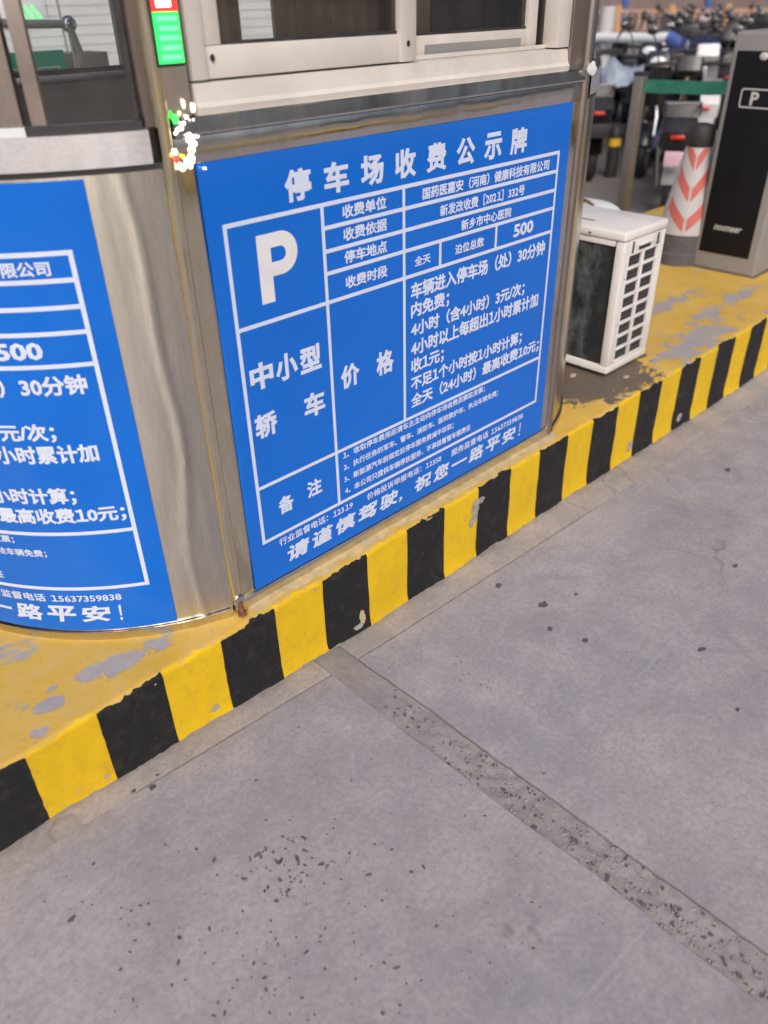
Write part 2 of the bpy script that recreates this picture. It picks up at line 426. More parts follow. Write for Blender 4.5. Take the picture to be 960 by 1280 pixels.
def disc_irreg(bm, cx, cy, z, r, n=9, asp=1.0, rot=0.0, h=0.0008, zf=None):
    top = []; bot = []
    for k in range(n):
        a = 2*math.pi*k/n; rr = r*random.uniform(0.65, 1.15)
        x = rr*math.cos(a)*asp; y = rr*math.sin(a)
        X = cx+x*math.cos(rot)-y*math.sin(rot); Y = cy+x*math.sin(rot)+y*math.cos(rot)
        zz = z if zf is None else zf(X, Y)
        top.append(bm.verts.new((X, Y, zz+h))); bot.append(bm.verts.new((cx+(X-cx)*1.12, cy+(Y-cy)*1.12, zz-0.003)))
    bm.faces.new(top)
    for k in range(n): bm.faces.new((bot[k], bot[(k+1) % n], top[(k+1) % n], top[k]))

# ---------------------------------------------------------------- ground, road, island
def interp(x, tab):
    if x <= tab[0][0]: return tab[0][1]
    for (a, b), (c, d) in zip(tab, tab[1:]):
        if x <= c: return b+(d-b)*(x-a)/(c-a)
    return tab[-1][1]
def roadz(x): return interp(x, [(-5, 0.05), (0.2, 0.038), (1.1, -0.012), (2.0, -0.022), (3.2, -0.052), (12, -0.06)])
def n3(x, y, z, s): return noise.noise(Vector((x*s, y*s, z*s)))
ISLZ = 0.231
bm = BM(); sheet(bm, (lin(-250, 350, 4), lin(-250, 350, 4)), lambda u, v: (u, v, -0.11))
struct(new_mesh('ground', bm, M['ground']))
bm = BM(); sheet(bm, (lin(-12, 60, 36), lin(2.62, 60, 30)), lambda u, v: (u, v, -0.04 - 0.004))
struct(new_mesh('parking_ground', bm, M['lot']))

road = bpy.data.objects.new('road', None); C.objects.link(road); struct(road)
GJ = lambda x: interp(x, [(0.36, 1.140), (1.25, 1.118), (2.1, 1.092)])     # gutter joint line
def steps(a, b, fine_a, fine_b, fs, cs):
    out = [a]; x = a
    while x < b-1e-6:
        s = fs if fine_a-1e-6 <= x < fine_b else cs
        if x < fine_a < x+s: s = fine_a-x
        x = min(b, x+s); out.append(x)
    return out
def rz(x, y): return roadz(x) + 0.0016*n3(x, y, 0, 3.0) + 0.0009*n3(x, y, 2, 11)
def slab(name, xs, ylo, yhi, ny, mat, zf, lab=None, ybias=1.0):
    bm = BM()
    vs = lin(0, 1, ny)
    def f(u, v):
        a, b = ylo(u), yhi(u)
        y = a+(b-a)*(1-(1-v)**ybias)
        return (u, y, zf(u, y))
    g = sheet(bm, (xs, vs), f)
    # skirt
    nx = len(xs)
    ring = [g[i][0] for i in range(nx)] + [g[nx-1][j] for j in range(1, ny+1)] + [g[i][ny] for i in range(nx-2, -1, -1)] + [g[0][j] for j in range(ny-1, 0, -1)]
    low = [bm.verts.new(v.co + Vector((0, 0, -0.022))) for v in ring]
    k = len(ring)
    for i in range(k): bm.faces.new((ring[i], low[i], low[(i+1) % k], ring[(i+1) % k]))
    o = new_mesh(name, bm, mat, road, True)
    if lab: o['label'] = lab
    return o
JX0 = lambda y: 0.886 + 0.006*n3(y, 0, 1, 4) + 0.0035*n3(y, 0, 3, 17)
JX1 = lambda y: 0.979 + 0.004*n3(y, 0, 7, 4) + 0.002*n3(y, 0, 9, 20)
def warpx(o, fn, side):
    for v in o.data.vertices:
        if side == 'hi' and v.co.x > 0.88: v.co.x = fn(v.co.y)
        if side == 'lo' and v.co.x < 0.9801: v.co.x = fn(v.co.y)
xsL = steps(-5, 0.885, -0.3, 0.885, 0.02, 0.25)
xsR = steps(0.98, 14, 0.98, 2.8, 0.025, 0.25)
gapw = lambda x: 0.0022 if 0.36 < x < 2.05 else 0.0002
a = slab('concrete_slab', xsL, lambda x: -5, lambda x: GJ(x)-gapw(x), 130, M['concrete'], rz, ybias=2.2); warpx(a, JX0, 'hi')
a = slab('concrete_slab', xsR, lambda x: -5, lambda x: GJ(x)-gapw(x), 130, M['concrete'], rz, ybias=2.2); warpx(a, JX1, 'lo')
a = slab('gutter_strip', xsL, lambda x: GJ(x)+gapw(x), lambda x: 1.24, 8, M['gutter'], rz); warpx(a, JX0, 'hi')
a = slab('gutter_strip', xsR, lambda x: GJ(x)+gapw(x), lambda x: 1.24, 8, M['gutter'], rz); warpx(a, JX1, 'lo')
# expansion joint: recessed band of exposed aggregate
def jz(x, y):
    rough = min(1, max(0, (0.98-y)/0.22))
    return roadz(x) - 0.0015 - 0.0015*rough + (0.001+0.0028*rough)*n3(x, y, 4, 48) + 0.0022*rough*n3(x, y, 5, 22)
bm = BM()
ys = steps(-5, 1.235, -0.1, 1.235, 0.008, 0.2)
sheet(bm, ([0, 0.05] + lin(0.1, 0.9, 11) + [0.95, 1.0], ys), lambda u, v: (JX0(v)+0.001+(JX1(v)-0.004-JX0(v)-0.001)*u, v, jz(0.9+u*0.08, v)))
o = new_mesh('expansion_joint_strip', bm, M['joint'], road, True); o['label'] = 'rough exposed aggregate band across the road'
bm = BM(); sheet(bm, ([0.86, 1.0], steps(-5, 1.235, 0, 1.2, 0.1, 0.3)), lambda u, v: (u, v, roadz(0.93)-0.014)); 
new_mesh('joint_bed', bm, M['gap'], road)
bm = BM(); sheet(bm, (steps(-5, 14, -0.3, 3, 0.1, 0.5), [1.05, 1.16]), lambda u, v: (u, v, roadz(u)-0.010))
new_mesh('joint_bed', bm, M['gap'], road)
# stones bared in the joint band
bm = BM()
for i in range(900):
    y = random.uniform(0.0, 1.0)
    if random.random() > min(1, (1.02-y)/0.3): continue
    x = JX0(y) + 0.006 + random.random()*0.078
    r = random.uniform(0.0012, 0.0042); z = jz(x, y)
    top = bm.verts.new((x+random.uniform(-r, r)*0.3, y, z+r*0.75))
    n = 5; a0 = random.random()*6
    rg = [bm.verts.new((x+r*random.uniform(.8, 1.3)*math.cos(a0+6.283*k/n), y+r*random.uniform(.8, 1.3)*math.sin(a0+6.283*k/n), z-0.001)) for k in range(n)]
    for k in range(n): bm.faces.new((rg[k], rg[(k+1) % n], top))
o = new_mesh('aggregate_stones', bm, M['pebble'], road); o['kind'] = 'stuff'
bm = BM()
for i in range(130):
    y = random.uniform(-0.05, 0.98); x = JX0(y) + 0.004 + random.random()*0.08
    disc_irreg(bm, x, y, jz(x, y), random.uniform(0.0015, 0.0045), 6, random.uniform(1, 1.7), random.random()*3, 0.0012)
o = new_mesh('dark_joint_stones', bm, M['pit'], road); o['kind'] = 'stuff'
# small dark chips all over the slabs, gathered in a few places
bm = BM()
def chips(cx, cy, sx, sy, n, r0, r1):
    for i in range(n):
        x = random.gauss(cx, sx); y = random.gauss(cy, sy)
        if y > 1.19: continue
        if 0.87 < x < 1.0: continue
        disc_irreg(bm, x, y, 0, random.uniform(r0, r1)*random.choice((0.5, 0.7, 1)), 7, random.uniform(1, 2.2), random.uniform(0, 3), 0.0006, rz)
chips(0.47, 0.80, 0.055, 0.045, 60, 0.002, 0.0048)
chips(0.42, 0.66, 0.12, 0.07, 60, 0.0015, 0.0042)
chips(0.55, 0.45, 0.16, 0.12, 60, 0.0015, 0.004)
chips(0.20, 0.85, 0.10, 0.10, 30, 0.0015, 0.004)
chips(1.14, 0.86, 0.015, 0.05, 14, 0.0015, 0.003)
chips(0.7, 0.75, 0.3, 0.3, 60, 0.001, 0.003)
chips(1.6, 0.5, 0.5, 0.35, 25, 0.001, 0.003)
o = new_mesh('dark_chips', bm, M['pit'], road); o['kind'] = 'stuff'
for (x, y, r, asp, rot) in [(1.474, 1.061, .0085, 1.5, .4), (1.496, .919, .0115, 1.5, .1), (1.424, .846, .0085, 1.3, .6), (1.452, .753, .0085, 1.2, -.6), (1.599, .879, .0055, 1.5, 0), (1.637, .519, .009, 1.5, -.2), (.385, 1.129, .0085, 1.0, 0), (.352, 1.147, .005, 1.2, .3), (.41, 1.15, .003, 1.6, 0), (1.50, .36, .005, 1.5, 0), (2.05, .62, .008, 1.4, 0), (2.6, .9, .012, 1.5, .3), (.13, .973, .005, 1.7, .3)]:
    bm = BM(); disc_irreg(bm, x, y, 0, r, 11, asp, rot, 0.0009, rz)
    new_mesh('gum_spot', bm, M['gum'], road)

isl = bpy.data.objects.new('traffic_island', None); C.objects.link(isl); struct(isl)
KY = 1.206
def kdisp(x, z): return 0.0035*n3(x, z, 1, 6) + 0.0018*n3(x, z, 5, 26) + 0.006*max(0, (0.05-(z-roadz(x)))/0.05)**2
def krad(x): return 0.011 + 0.004*n3(x, 0, 6, 21)
def topz(x, y):
    e = max(0, 1-(y-KY)/0.05)
    return ISLZ + 0.0022*n3(x, y, 3, 9) + 0.0012*n3(x, y, 8, 30) - 0.004*e*(0.5+n3(x, 0, 2, 14))
bm = BM()
xs = steps(-3, 9, -0.2, 5.0, 0.014, 0.1)
prof = [('t', 2.6), ('t', 2.3), ('t', 2.0), ('t', 1.8)] + [('t', v) for v in lin(1.7, 1.24, 20)] + [('t', 1.228), ('t', 1.218), ('e', 0.9), ('e', 0.6), ('e', 0.25)] + [('f', v) for v in lin(0, 1, 12)]
rows = []
for x in xs:
    row = []
    for k, v in prof:
        if k == 't': row.append((x, v, topz(x, v)))
        elif k == 'e':
            a = (1-v)*math.pi/2; r = krad(x)
            zt = topz(x, 1.214); z = zt - r*(1-math.cos(a)); row.append((x, KY + r - r*math.sin(a) - kdisp(x, z), z))
        else:
            z0 = topz(x, 1.214) - krad(x); z = z0 + (roadz(x)-0.03-z0)*v
            row.append((x, KY - kdisp(x, z), z))
    row.insert(0, (x, 2.62, -0.06))
    rows.append([bm.verts.new(p) for p in row])
mi = 1 + sum(1 for k, v in prof if k in 'te')
for a, b in zip(rows, rows[1:]):
    for j in range(len(a)-1):
        f = bm.faces.new((a[j], a[j+1], b[j+1], b[j])); f.material_index = 0 if j < mi-1 else 1
bmesh.ops.recalc_face_normals(bm, faces=bm.faces)
new_mesh('island_slab', bm, [M['island'], M['kerb']], isl, True)
SA, SW = 0.1941, 0.14979
def stripe(i):
    x0, x1 = SA+SW*i, SA+SW*(i+1)
    col = 'yellow' if i % 2 == 0 else 'black'
    e0 = 0.0016 if i % 2 else 0.0008
    bm = BM()
    us = lin(x0-0.001, x1+0.001, 21); vs = lin(0, 0.9, 9) + [0.925, 0.95, 0.97, 0.985, 1.0]
    def f(u, v):
        zt = topz(u, 1.214) - (0.002 if col == 'yellow' else 0.004) + 0.005*n3(u, 0, 0, 7) + 0.004*n3(u, i, 0, 25) + 0.0045*n3(u, i, 0, 80)
        zb = roadz(u) + 0.001 + 0.004*n3(u, i, 3, 20) + 0.005*max(0, n3(u, i, 3, 60))
        z = zb + (zt-zb)*v
        uu = u + (0.0016*n3(z, i + (0 if u < (x0+x1)/2 else 1), 7, 45) if (u < x0+0.004 or u > x1-0.004) else 0)
        r = krad(u); zt0 = topz(u, 1.214); z = min(z, zt0)
        y = KY - kdisp(uu, z) - e0
        if z > zt0 - r:
            an = math.acos(max(-1, min(1, 1-(zt0-z)/r))); y = KY + r - r*math.sin(an) - kdisp(uu, z) - e0*math.sin(an); z += e0*math.cos(an)
        return (uu, y, z)
    sheet(bm, (us, vs), f)
    new_mesh('painted_%s_stripe' % col, bm, M[col], isl, True)
for i in range(-6, 44): stripe(i)
def kchip(cx, cz, w_, h_, mat, n=14):
    bm = BM(); vs = []
    ph = random.random()*9
    for k in range(n):
        a = 2*math.pi*k/n; rr = 1 + 0.55*n3(math.cos(a)*1.3+ph, math.sin(a)*1.3, 2, 1.7)
        x = cx+w_*rr*math.cos(a); z = cz+h_*rr*math.sin(a)
        vs.append(bm.verts.new((x, KY-kdisp(x, z)-0.0022, z)))
    c = bm.verts.new((cx, KY-kdisp(cx, cz)-0.0022, cz))
    for k in range(n): bm.faces.new((vs[k], vs[(k+1) % n], c))
    new_mesh('bare_patch', bm, mat, isl)
for a in [(1.53, 0.155, .016, .035, M['chip']), (1.515, 0.115, .012, .015, M['chip']), (1.55, 0.18, .018, .010, M['chip']),
          (1.065, 0.035, .012, .022, M['chip_tan']), (1.05, 0.012, .016, .008, M['chip']), (0.325, 0.052, .007, .006, M['chip_tan']), (0.265, 0.06, .003, .003, M['chip_tan']),
          (0.55, 0.215, .004, .004, M['chip_tan']), (0.475, 0.213, .003, .002, M['chip_tan']), (0.60, 0.045, .012, .008, M['chip']), (2.42, 0.02, .02, .02, M['chip']), (1.33, .222, .012, .003, M['chip_tan']), (2.80, 0.0, .02, .015, M['chip'])]:
    kchip(*a)
# mortar lip between the booth and the kerb edge
bm = BM()
xs2 = lin(0.74, 1.98, 140)
us = [0, 0.3, 0.6, 0.85, 1.0]
def lip(u, v):
    y = 1.2135 + 0.0035*n3(u, 0, 1, 18) + (1.252-1.2135)*v
    e_ = min(1, (u-0.735)/0.03, (1.985-u)/0.03)
    h = e_*(0.0022 + 0.002*n3(u, v, 2, 16)) * (math.sin(min(1, v*1.6)*math.pi/2))
    return (u, y, topz(u, max(y, 1.215)) - 0.001 + h)
sheet(bm, (xs2, us), lip)
new_mesh('mortar_lip', bm, M['mortar'], isl, True)

oi = bpy.data.objects.new('opposite_island', None); C.objects.link(oi); struct(oi)  # out of view, added only for the steel to reflect
bx0 = BM(); box(bx0, -5, 12, -5.6, -3.4, -0.07, 0.20, 0.015); new_mesh('island_slab', bx0, M['island'], oi, True)  # slab of the unseen island, only for the steel to reflect
for i in range(-8, 30):
    b_ = BM(); box(b_, i*0.4, i*0.4+0.399, -3.402, -3.397, -0.06, 0.186); new_mesh('painted_stripe', b_, M['yellow' if i % 2 else 'black'], oi)

# ---------------------------------------------------------------- toll booth
CXL, CXR, CY, RB = 0.8905, 1.782, 1.8638, 0.6337
booth = thing('toll_booth', 'stainless steel parking toll booth with rounded ends and cream sliding window on the yellow island', 'booth', (0, 0, 0))
def arc(cx, side, a, r):      # side -1 left, +1 right; a in degrees, 0 = facing the road
    return (cx + side*r*math.sin(R(a)), CY - r*math.cos(R(a)))
ZP = 1.19
def crease(a, z, side):
    if side < 0:
        ac = 21.6 + 1.0*math.sin(z*6.0) + 0.5*math.sin(z*15+1)      # buckled line in the sheet
        return 0.0034*math.exp(-((a-ac)/0.62)**2) + 0.0010*n3(a*0.12, z, 0, 5)
    return 0.0008*n3(a*0.12, z, 0, 5)
def curved(name, cx, side, a0, a1, r, z0, z1, mat, th=0.004, na=48, nzv=24, cr=False, parent=booth):
    bm = BM()
    def f(a, z):
        x, y = arc(cx, side, a, r + (crease(a, z, side) if cr else 0)); return (x, y, z)
    g = sheet(bm, (lin(a0, a1, na), lin(z0, z1, nzv)), f)
    geom = bm.faces[:]
    bmesh.ops.recalc_face_normals(bm, faces=geom)
    g2 = [[bm.verts.new((*arc(cx, side, a, r-th), z)) for z in (z0, z1)] for a in lin(a0, a1, na)]
    for i in range(na):
        bm.faces.new((g2[i][0], g2[i][1], g2[i+1][1], g2[i+1][0]))
        bm.faces.new((g[i][-1], g[i+1][-1], g2[i+1][1], g2[i][1]))
        bm.faces.new((g[i][0], g2[i][0], g2[i+1][0], g[i+1][0]))
    bmesh.ops.recalc_face_normals(bm, faces=bm.faces)
    return new_mesh(name, bm, mat, parent, True)
for cx, sd in ((CXL, -1), (CXR, 1)):
    curved('curved_steel_panel', cx, sd, 15.2, 164.8, RB, ISLZ-0.004, ZP, M['steel_curved'], na=200 if sd < 0 else 60, nzv=50, cr=True)
    curved('base_channel', cx, sd, 16.4, 163.6, RB+0.007, ISLZ-0.006, ISLZ+0.020, M['steel'], na=60, nzv=2)
    curved('sill_band', cx, sd, 17.2, 162.8, RB+0.006, ZP+0.010, 1.250, M['alu'], th=0.02, na=60, nzv=3)
    curved('sill_band', cx, sd, 15.6, 164.4, RB+0.001, ZP+0.001, ZP+0.009, M['dark_frame'], th=0.01, na=60, nzv=2)
    curved('inner_wall_lining', cx, sd, 17.0, 163.0, RB-0.04, ISLZ, 1.245, M['inner'], na=40, nzv=2)
    curved('window_sill_board', cx, sd, 17.0, 163.0, RB-0.005, 1.245, 1.252, M['inner'], th=0.07, na=40, nzv=2)
    curved('gasket', cx, sd, 17.8, 162.2, RB, 1.2505, 1.264, M['dark_frame'], th=0.012, na=60, nzv=2)
    curved('window_head_band', cx, sd, 17.0, 163.0, RB+0.004, 2.12, 2.25, M['alu'], th=0.03, na=60, nzv=2)
FX0, FX1 = 0.728, 1.945
bx('steel_side_panel', M['steel_gold'], booth, 0.7425, 0.776, 1.2532, 1.262, ISLZ-0.003, ZP+0.0)
bx('steel_side_panel', M['steel'], booth, 0.7765, 1.932, 1.2532, 1.262, ISLZ-0.003, ZP+0.0)
bx('base_channel', M['steel'], booth, 0.745, 1.935, 1.2480, 1.2525, ISLZ-0.003, 0.2615, 0.001)
bx('steel_rail', M['steel'], booth, 0.7425, 1.932, 1.2500, 1.262, ZP+0.0005, 1.232, 0.001)
# bright flange tilted a little to the sky
bm = BM(); prism(bm, [(0, 0), (0.0, 0.0), (0, 0)] and [(-0.003, 0.0), (-0.0035, 0.004), (-0.001, 0.026), (0.02, 0.026), (0.02, 0.0)], 0.745, 1.94)
for v in bm.verts: v.co = Vector((v.co.y, 1.2495+v.co.x, 1.2335+v.co.z))
bmesh.ops.recalc_face_normals(bm, faces=bm.faces)
new_mesh('steel_flange', bm, M['steel'], booth)
bx('inner_wall_lining', M['inner'], booth, 0.76, 1.92, 1.29, 1.30, ISLZ, 1.255)
bx('inner_wall_lining', M['inner'], booth, 0.76, 1.92, 2.42, 2.43, ISLZ, 1.245)
bx('steel_back_panel', M['steel'], booth, 0.76, 1.92, 2.465, 2.475, ISLZ, 1.235)
bx('window_sill_board', M['alu'], booth, 0.76, 1.92, 2.415, 2.478, 1.238, 1.256, 0.003)
bx('floor', M['inner'], booth, 0.75, 1.92, 1.31, 2.4, ISLZ+0.003, ISLZ+0.02)
# corner posts (rounded tube + flat fin)
for (x, y, s) in ((0.729, 1.2545, 1), (1.9435, 1.2545, -1), (0.729, 2.473, 1), (1.9435, 2.473, -1)):
    near = y < 2
    bm = BM()
    if near:
        tube(bm, [(x, y+0.002, ISLZ+0.01), (x, y+0.002, 2.25)], 0.0135, 16)
    else: box(bm, x-0.02, x+0.02, y-0.02, y+0.02, ISLZ, 2.25, 0.004)
    new_mesh('corner_post', bm, M['steel_gold'] if (near and s > 0) else M['steel_brown'], booth, True)
bx('corner_post', M['steel_brown'], booth, 0.7015, 0.7205, 1.2585, 1.292, 1.251, 2.12, 0.004)
bx('post_plate', M['steel_gold'], booth, 0.7425, 0.789, 1.2535, 1.275, 1.2605, 2.15, 0.002)
bx('window_gap_strip', M['dark_frame'], booth, 0.7895, 0.7995, 1.268, 1.28, 1.2605, 2.15)
bx('post_plate', M['steel_brown'], booth, 1.8685, 1.93, 1.2535, 1.275, 1.2605, 2.15, 0.002)
# rusty bolt at the foot of the corner
bm = BM(); tube(bm, [(0.727, 1.236, ISLZ+0.004), (0.727, 1.239, ISLZ+0.034)], 0.0065, 10); lathe(bm, [(0.011, ISLZ+0.002), (0.011, ISLZ+0.01)], 6, 0.727, 1.236)
o = new_mesh('rusty_bolt', bm, M['rust'], booth, True)
bx('corner_foot', M['steel'], booth, 0.716, 0.742, 1.2385, 1.2475, ISLZ+0.004, ISLZ+0.05, 0.003)
# roof
bm = BM()
def outline(r):
    p = [arc(CXR, 1, a, RB+r) for a in lin(17, 163, 20)] + [arc(CXL, -1, a, RB+r) for a in lin(163, 17, 20)]
    return p
for z0, z1, r in ((2.25, 2.40, 0.12), (2.40, 2.46, 0.02)):
    a = [bm.verts.new((x, y, z0)) for x, y in outline(r)]; b = [bm.verts.new((x, y, z1)) for x, y in outline(r)]
    bm.faces.new(a[::-1]); bm.faces.new(b)
    for i in range(len(a)): bm.faces.new((a[i], a[(i+1) % len(a)], b[(i+1) % len(a)], b[i]))
new_mesh('roof', bm, M['alu'], booth)
# windows in the rounded ends
def bow_window(cx, sd, angs, posts):
    for (a0, a1) in posts:
        curved('mullion', cx, sd, a0, a1, RB-0.004, 1.2645, 2.12, M['steel_brown'], th=0.03, na=4, nzv=2)
    for (a0, a1) in angs:
        wdw = curved('bow_window', cx, sd, a0, a0+0.8, RB-0.003, 1.2645, 2.12, M['dark_frame'], th=0.014, na=2, nzv=2)
        p0 = arc(cx, sd, a0+0.5, RB-0.010); p1 = arc(cx, sd, a1, RB-0.010)
        bm = BM(); sheet(bm, ([0, 1], [1.262, 2.12]), lambda u, v: (p0[0]+(p1[0]-p0[0])*u, p0[1]+(p1[1]-p0[1])*u, v))
        o = new_mesh('pane', bm, M['glass'], wdw)
bow_window(CXL, -1, [(18.0, 30.6), (37.2, 60), (63, 90), (93, 120), (123, 161)], [(30.7, 32.7), (33.9, 37), (60.2, 62.8), (90.2, 92.8), (120.2, 122.8), (161, 163)])
bow_window(CXR, 1, [(19, 44), (47, 89), (92, 130), (133, 160)], [(17, 19), (44.2, 46.8), (89.2, 91.8), (130.2, 132.8), (160, 163)])
# back window band
wb = bx('back_window', M['dark_frame'], booth, 0.76, 1.92, 2.44, 2.455, 1.2565, 1.268)
for x0 in (0.76, 1.32, 1.90): bx('mullion', M['steel_brown'], booth, x0, x0+0.025, 2.435, 2.462, 1.268, 2.15)
bm = BM(); sheet(bm, ([0.785, 1.9], [1.268, 2.15]), lambda u, v: (u, 2.449, v)); new_mesh('pane', bm, M['glass'], wb)
# front sliding window
win = thing('sliding_window', '', '', (0, 0, 0)); win.parent = booth
for k in ('label', 'category'): del win[k]
W = M['white_frame']
bm = BM()
prism(bm, [(1.2545, 1.2605), (1.252, 1.272), (1.258, 1.279), (1.263, 1.3075), (1.345, 1.3105), (1.345, 1.2605)], 0.8005, 1.8675, 0.0)
for v in bm.verts: v.co = Vector((v.co.y, v.co.x, v.co.z))
bmesh.ops.recalc_face_normals(bm, faces=bm.faces)
new_mesh('sill_frame', bm, W, win)
bx('jamb', W, win, 0.8, 0.832, 1.259, 1.345, 1.311, 2.12, 0.002)
bx('jamb', W, win, 1.815, 1.8665, 1.259, 1.345, 1.311, 2.12, 0.002)
bx('head_frame', W, win, 0.8, 1.8665, 1.259, 1.345, 2.1205, 2.16, 0.002)
bx('track_rib', W, win, 0.8325, 1.8145, 1.292, 1.295, 1.310, 1.318)
bx('bottom_rail', W, win, 0.8325, 1.337, 1.266, 1.288, 1.3115, 1.359, 0.0015)
bx('stile', W, win, 0.8325, 0.868, 1.2655, 1.2885, 1.3595, 2.11, 0.002)
bx('stile', W, win, 1.2895, 1.3365, 1.2645, 1.289, 1.3105, 2.11, 0.002)
bx('glazing_bead', M['dark_frame'], win, 0.8685, 1.289, 1.273, 1.281, 1.3595, 1.3645)
bx('bottom_rail', W, win, 1.34, 1.755, 1.302, 1.324, 1.311, 1.352, 0.0015)
bx('rail_groove', M['cab_grey'], win, 1.40, 1.73, 1.3013, 1.3025, 1.318, 1.335)
bx('stile', W, win, 1.7555, 1.79, 1.3015, 1.3245, 1.311, 2.11, 0.002)
bx('glazing_bead', M['dark_frame'], win, 1.34, 1.755, 1.308, 1.317, 1.3525, 1.357)
bx('jamb_groove', M['dark_frame'], win, 1.8065, 1.8145, 1.30, 1.34, 1.3115, 2.11)
for (x0, x1, y) in ((0.868, 1.2895, 1.277), (1.34, 1.7555, 1.3125)):
    bm = BM(); sheet(bm, ([x0, x1], [1.357, 2.11]), lambda u, v: (u, y, v)); new_mesh('pane', bm, M['glass'], win)
for x in (0.8465, 1.312):
    bm = BM(); bmesh.ops.create_cone(bm, cap_ends=True, segments=12, radius1=0.0042, radius2=0.0042, depth=0.002)
    for v in bm.verts: v.co = Vector((x+v.co.x, 1.2640+v.co.z, 1.342+v.co.y*1.3))
    new_mesh('screw_hole', bm, M['dark'], win)
# ledge scrap at the right corner
bm = BM(); bmesh.ops.create_icosphere(bm, subdivisions=2, radius=0.016)
for v in bm.verts:
    v.co = v.co*(1+0.5*n3(*(v.co*90), 1)); v.co = Vector((1.945+v.co.x*1.0, 1.238+v.co.y*0.6, 1.262+v.co.z*1.0))
tag(new_mesh('foam_scrap', bm, M['white_pole'], None, True), 'crumpled white scrap stuck on the right corner of the booth ledge', 'scrap')

# things inside the booth, seen through the panes
def curtain(x0, x1, y, z0, z1, label, amp=0.012, nf=9):
    bm = BM(); sheet(bm, (lin(x0, x1, nf*8), lin(z0, z1, 4)), lambda u, v: (u, y+amp*math.sin((u-x0)/(x1-x0)*nf*6.283)+0.006*n3(u, v, 0, 6), v))
    r = bmesh.ops.solidify(bm, geom=bm.faces[:], thickness=0.002)
    tag(new_mesh('curtain', bm, M['curtain'], None, True), label, 'curtain', 'curtains behind the sliding window')
curtain(1.06, 1.21, 1.365, 1.27, 2.1, 'brown curtain hanging in the middle of the left sliding pane', 0.012, 3)
curtain(1.23, 1.42, 1.385, 1.27, 2.1, 'pleated brown curtain gathered behind the middle stile of the sliding window', 0.016, 5)
curtain(1.45, 1.495, 1.375, 1.27, 2.1, 'narrow brown curtain edge at the left of the right pane', 0.008, 1)
curtain(0.965, 1.02, 1.42, 1.27, 2.1, 'narrow curtain fold near the left edge of the left pane', 0.010, 2)
tag(bx('dark_board', M['black_board'], None, 1.497, 2.02, 1.40, 1.415, 1.262, 2.1, 0.002), 'black board standing behind the right window pane', 'board')  # added to keep the view through this pane near black
desk = thing('desk', 'dark desk inside the booth below the windows', 'desk', (0, 0, 0))
bx('desk_top', M['black_board'], desk, 0.70, 1.9, 1.72, 2.40, 0.97, 0.995, 0.004)
bx('desk_side', M['inner'], desk, 0.72, 0.75, 1.74, 2.38, ISLZ+0.021, 0.969)
bx('desk_side', M['inner'], desk, 1.85, 1.88, 1.74, 2.38, ISLZ+0.021, 0.969)
bm = BM(); tube(bm, [(1.03, 2.20, 0.999), (1.06, 2.15, 1.004), (1.12, 2.13, 1.012), (1.19, 2.16, 1.006), (1.22, 2.2, 0.999)], 0.006, 8)
tag(new_mesh('cable', bm, M['white_pole'], None, True), 'short pale cable curled on the desk in the booth', 'cable')
tag(curved('paper_strip', CXL, -1, 33.6, 46, RB+0.0055, 1.2503, 1.2640, M['white_pole'], th=0.008, na=10, nzv=2, parent=None), 'white folded strip lying on the outer ledge under the rounded window', 'strip')

# ---------------------------------------------------------------- fee signs
def text_mesh(s, bold=0.02, shear=0.0):
    s = s.replace('1', '\uff11')
    c = bpy.data.curves.new('tmp', 'FONT'); c.body = s
    for i, ch in enumerate(s):
        if ch == '\uff11':
            c.body_format[i].kerning -= 8
            if i > 0: c.body_format[i-1].kerning -= 8
    c.size = 1; c.shear = shear; c.resolution_u = 2
    c.bevel_depth = bold; c.bevel_resolution = 0
    o = bpy.data.objects.new('tmp', c); C.objects.link(o)
    bpy.context.view_layer.update()
    me = bpy.data.meshes.new_from_object(o.evaluated_get(bpy.context.evaluated_depsgraph_get()))
    bpy.data.objects.remove(o); bpy.data.curves.remove(c)
    xs = [v.co.x for v in me.vertices]; ys = [v.co.y for v in me.vertices]
    return me, (min(xs), max(xs), min(ys), max(ys))
_tc = {}
def lettering(s, x0, x1, z0, z1, mp, mat, parent, bold=0.02, name='lettering', shear=0.0, thick=True):
    key = (s, bold, shear)
    if key not in _tc: _tc[key] = text_mesh(s, bold, shear)
    src, (a, b, c, d) = _tc[key]
    me = src.copy()
    for v in me.vertices:
        u = x0 + (v.co.x-a)/(b-a)*(x1-x0); t = z0 + (v.co.y-c)/(d-c)*(z1-z0)
        v.co = mp(u, t, v.co.z*0.004) if thick else mp(u, t)
    me.materials.clear(); me.materials.append(mat)
    for p in me.polygons: p.material_index = 0; p.use_smooth = False
    o = bpy.data.objects.new(name, me); C.objects.link(o); o.parent = parent
    return o
SX0, SX1, SZ0, SZ1 = 0.7805, 1.8965, -1.156+CAMZ, -0.230+CAMZ
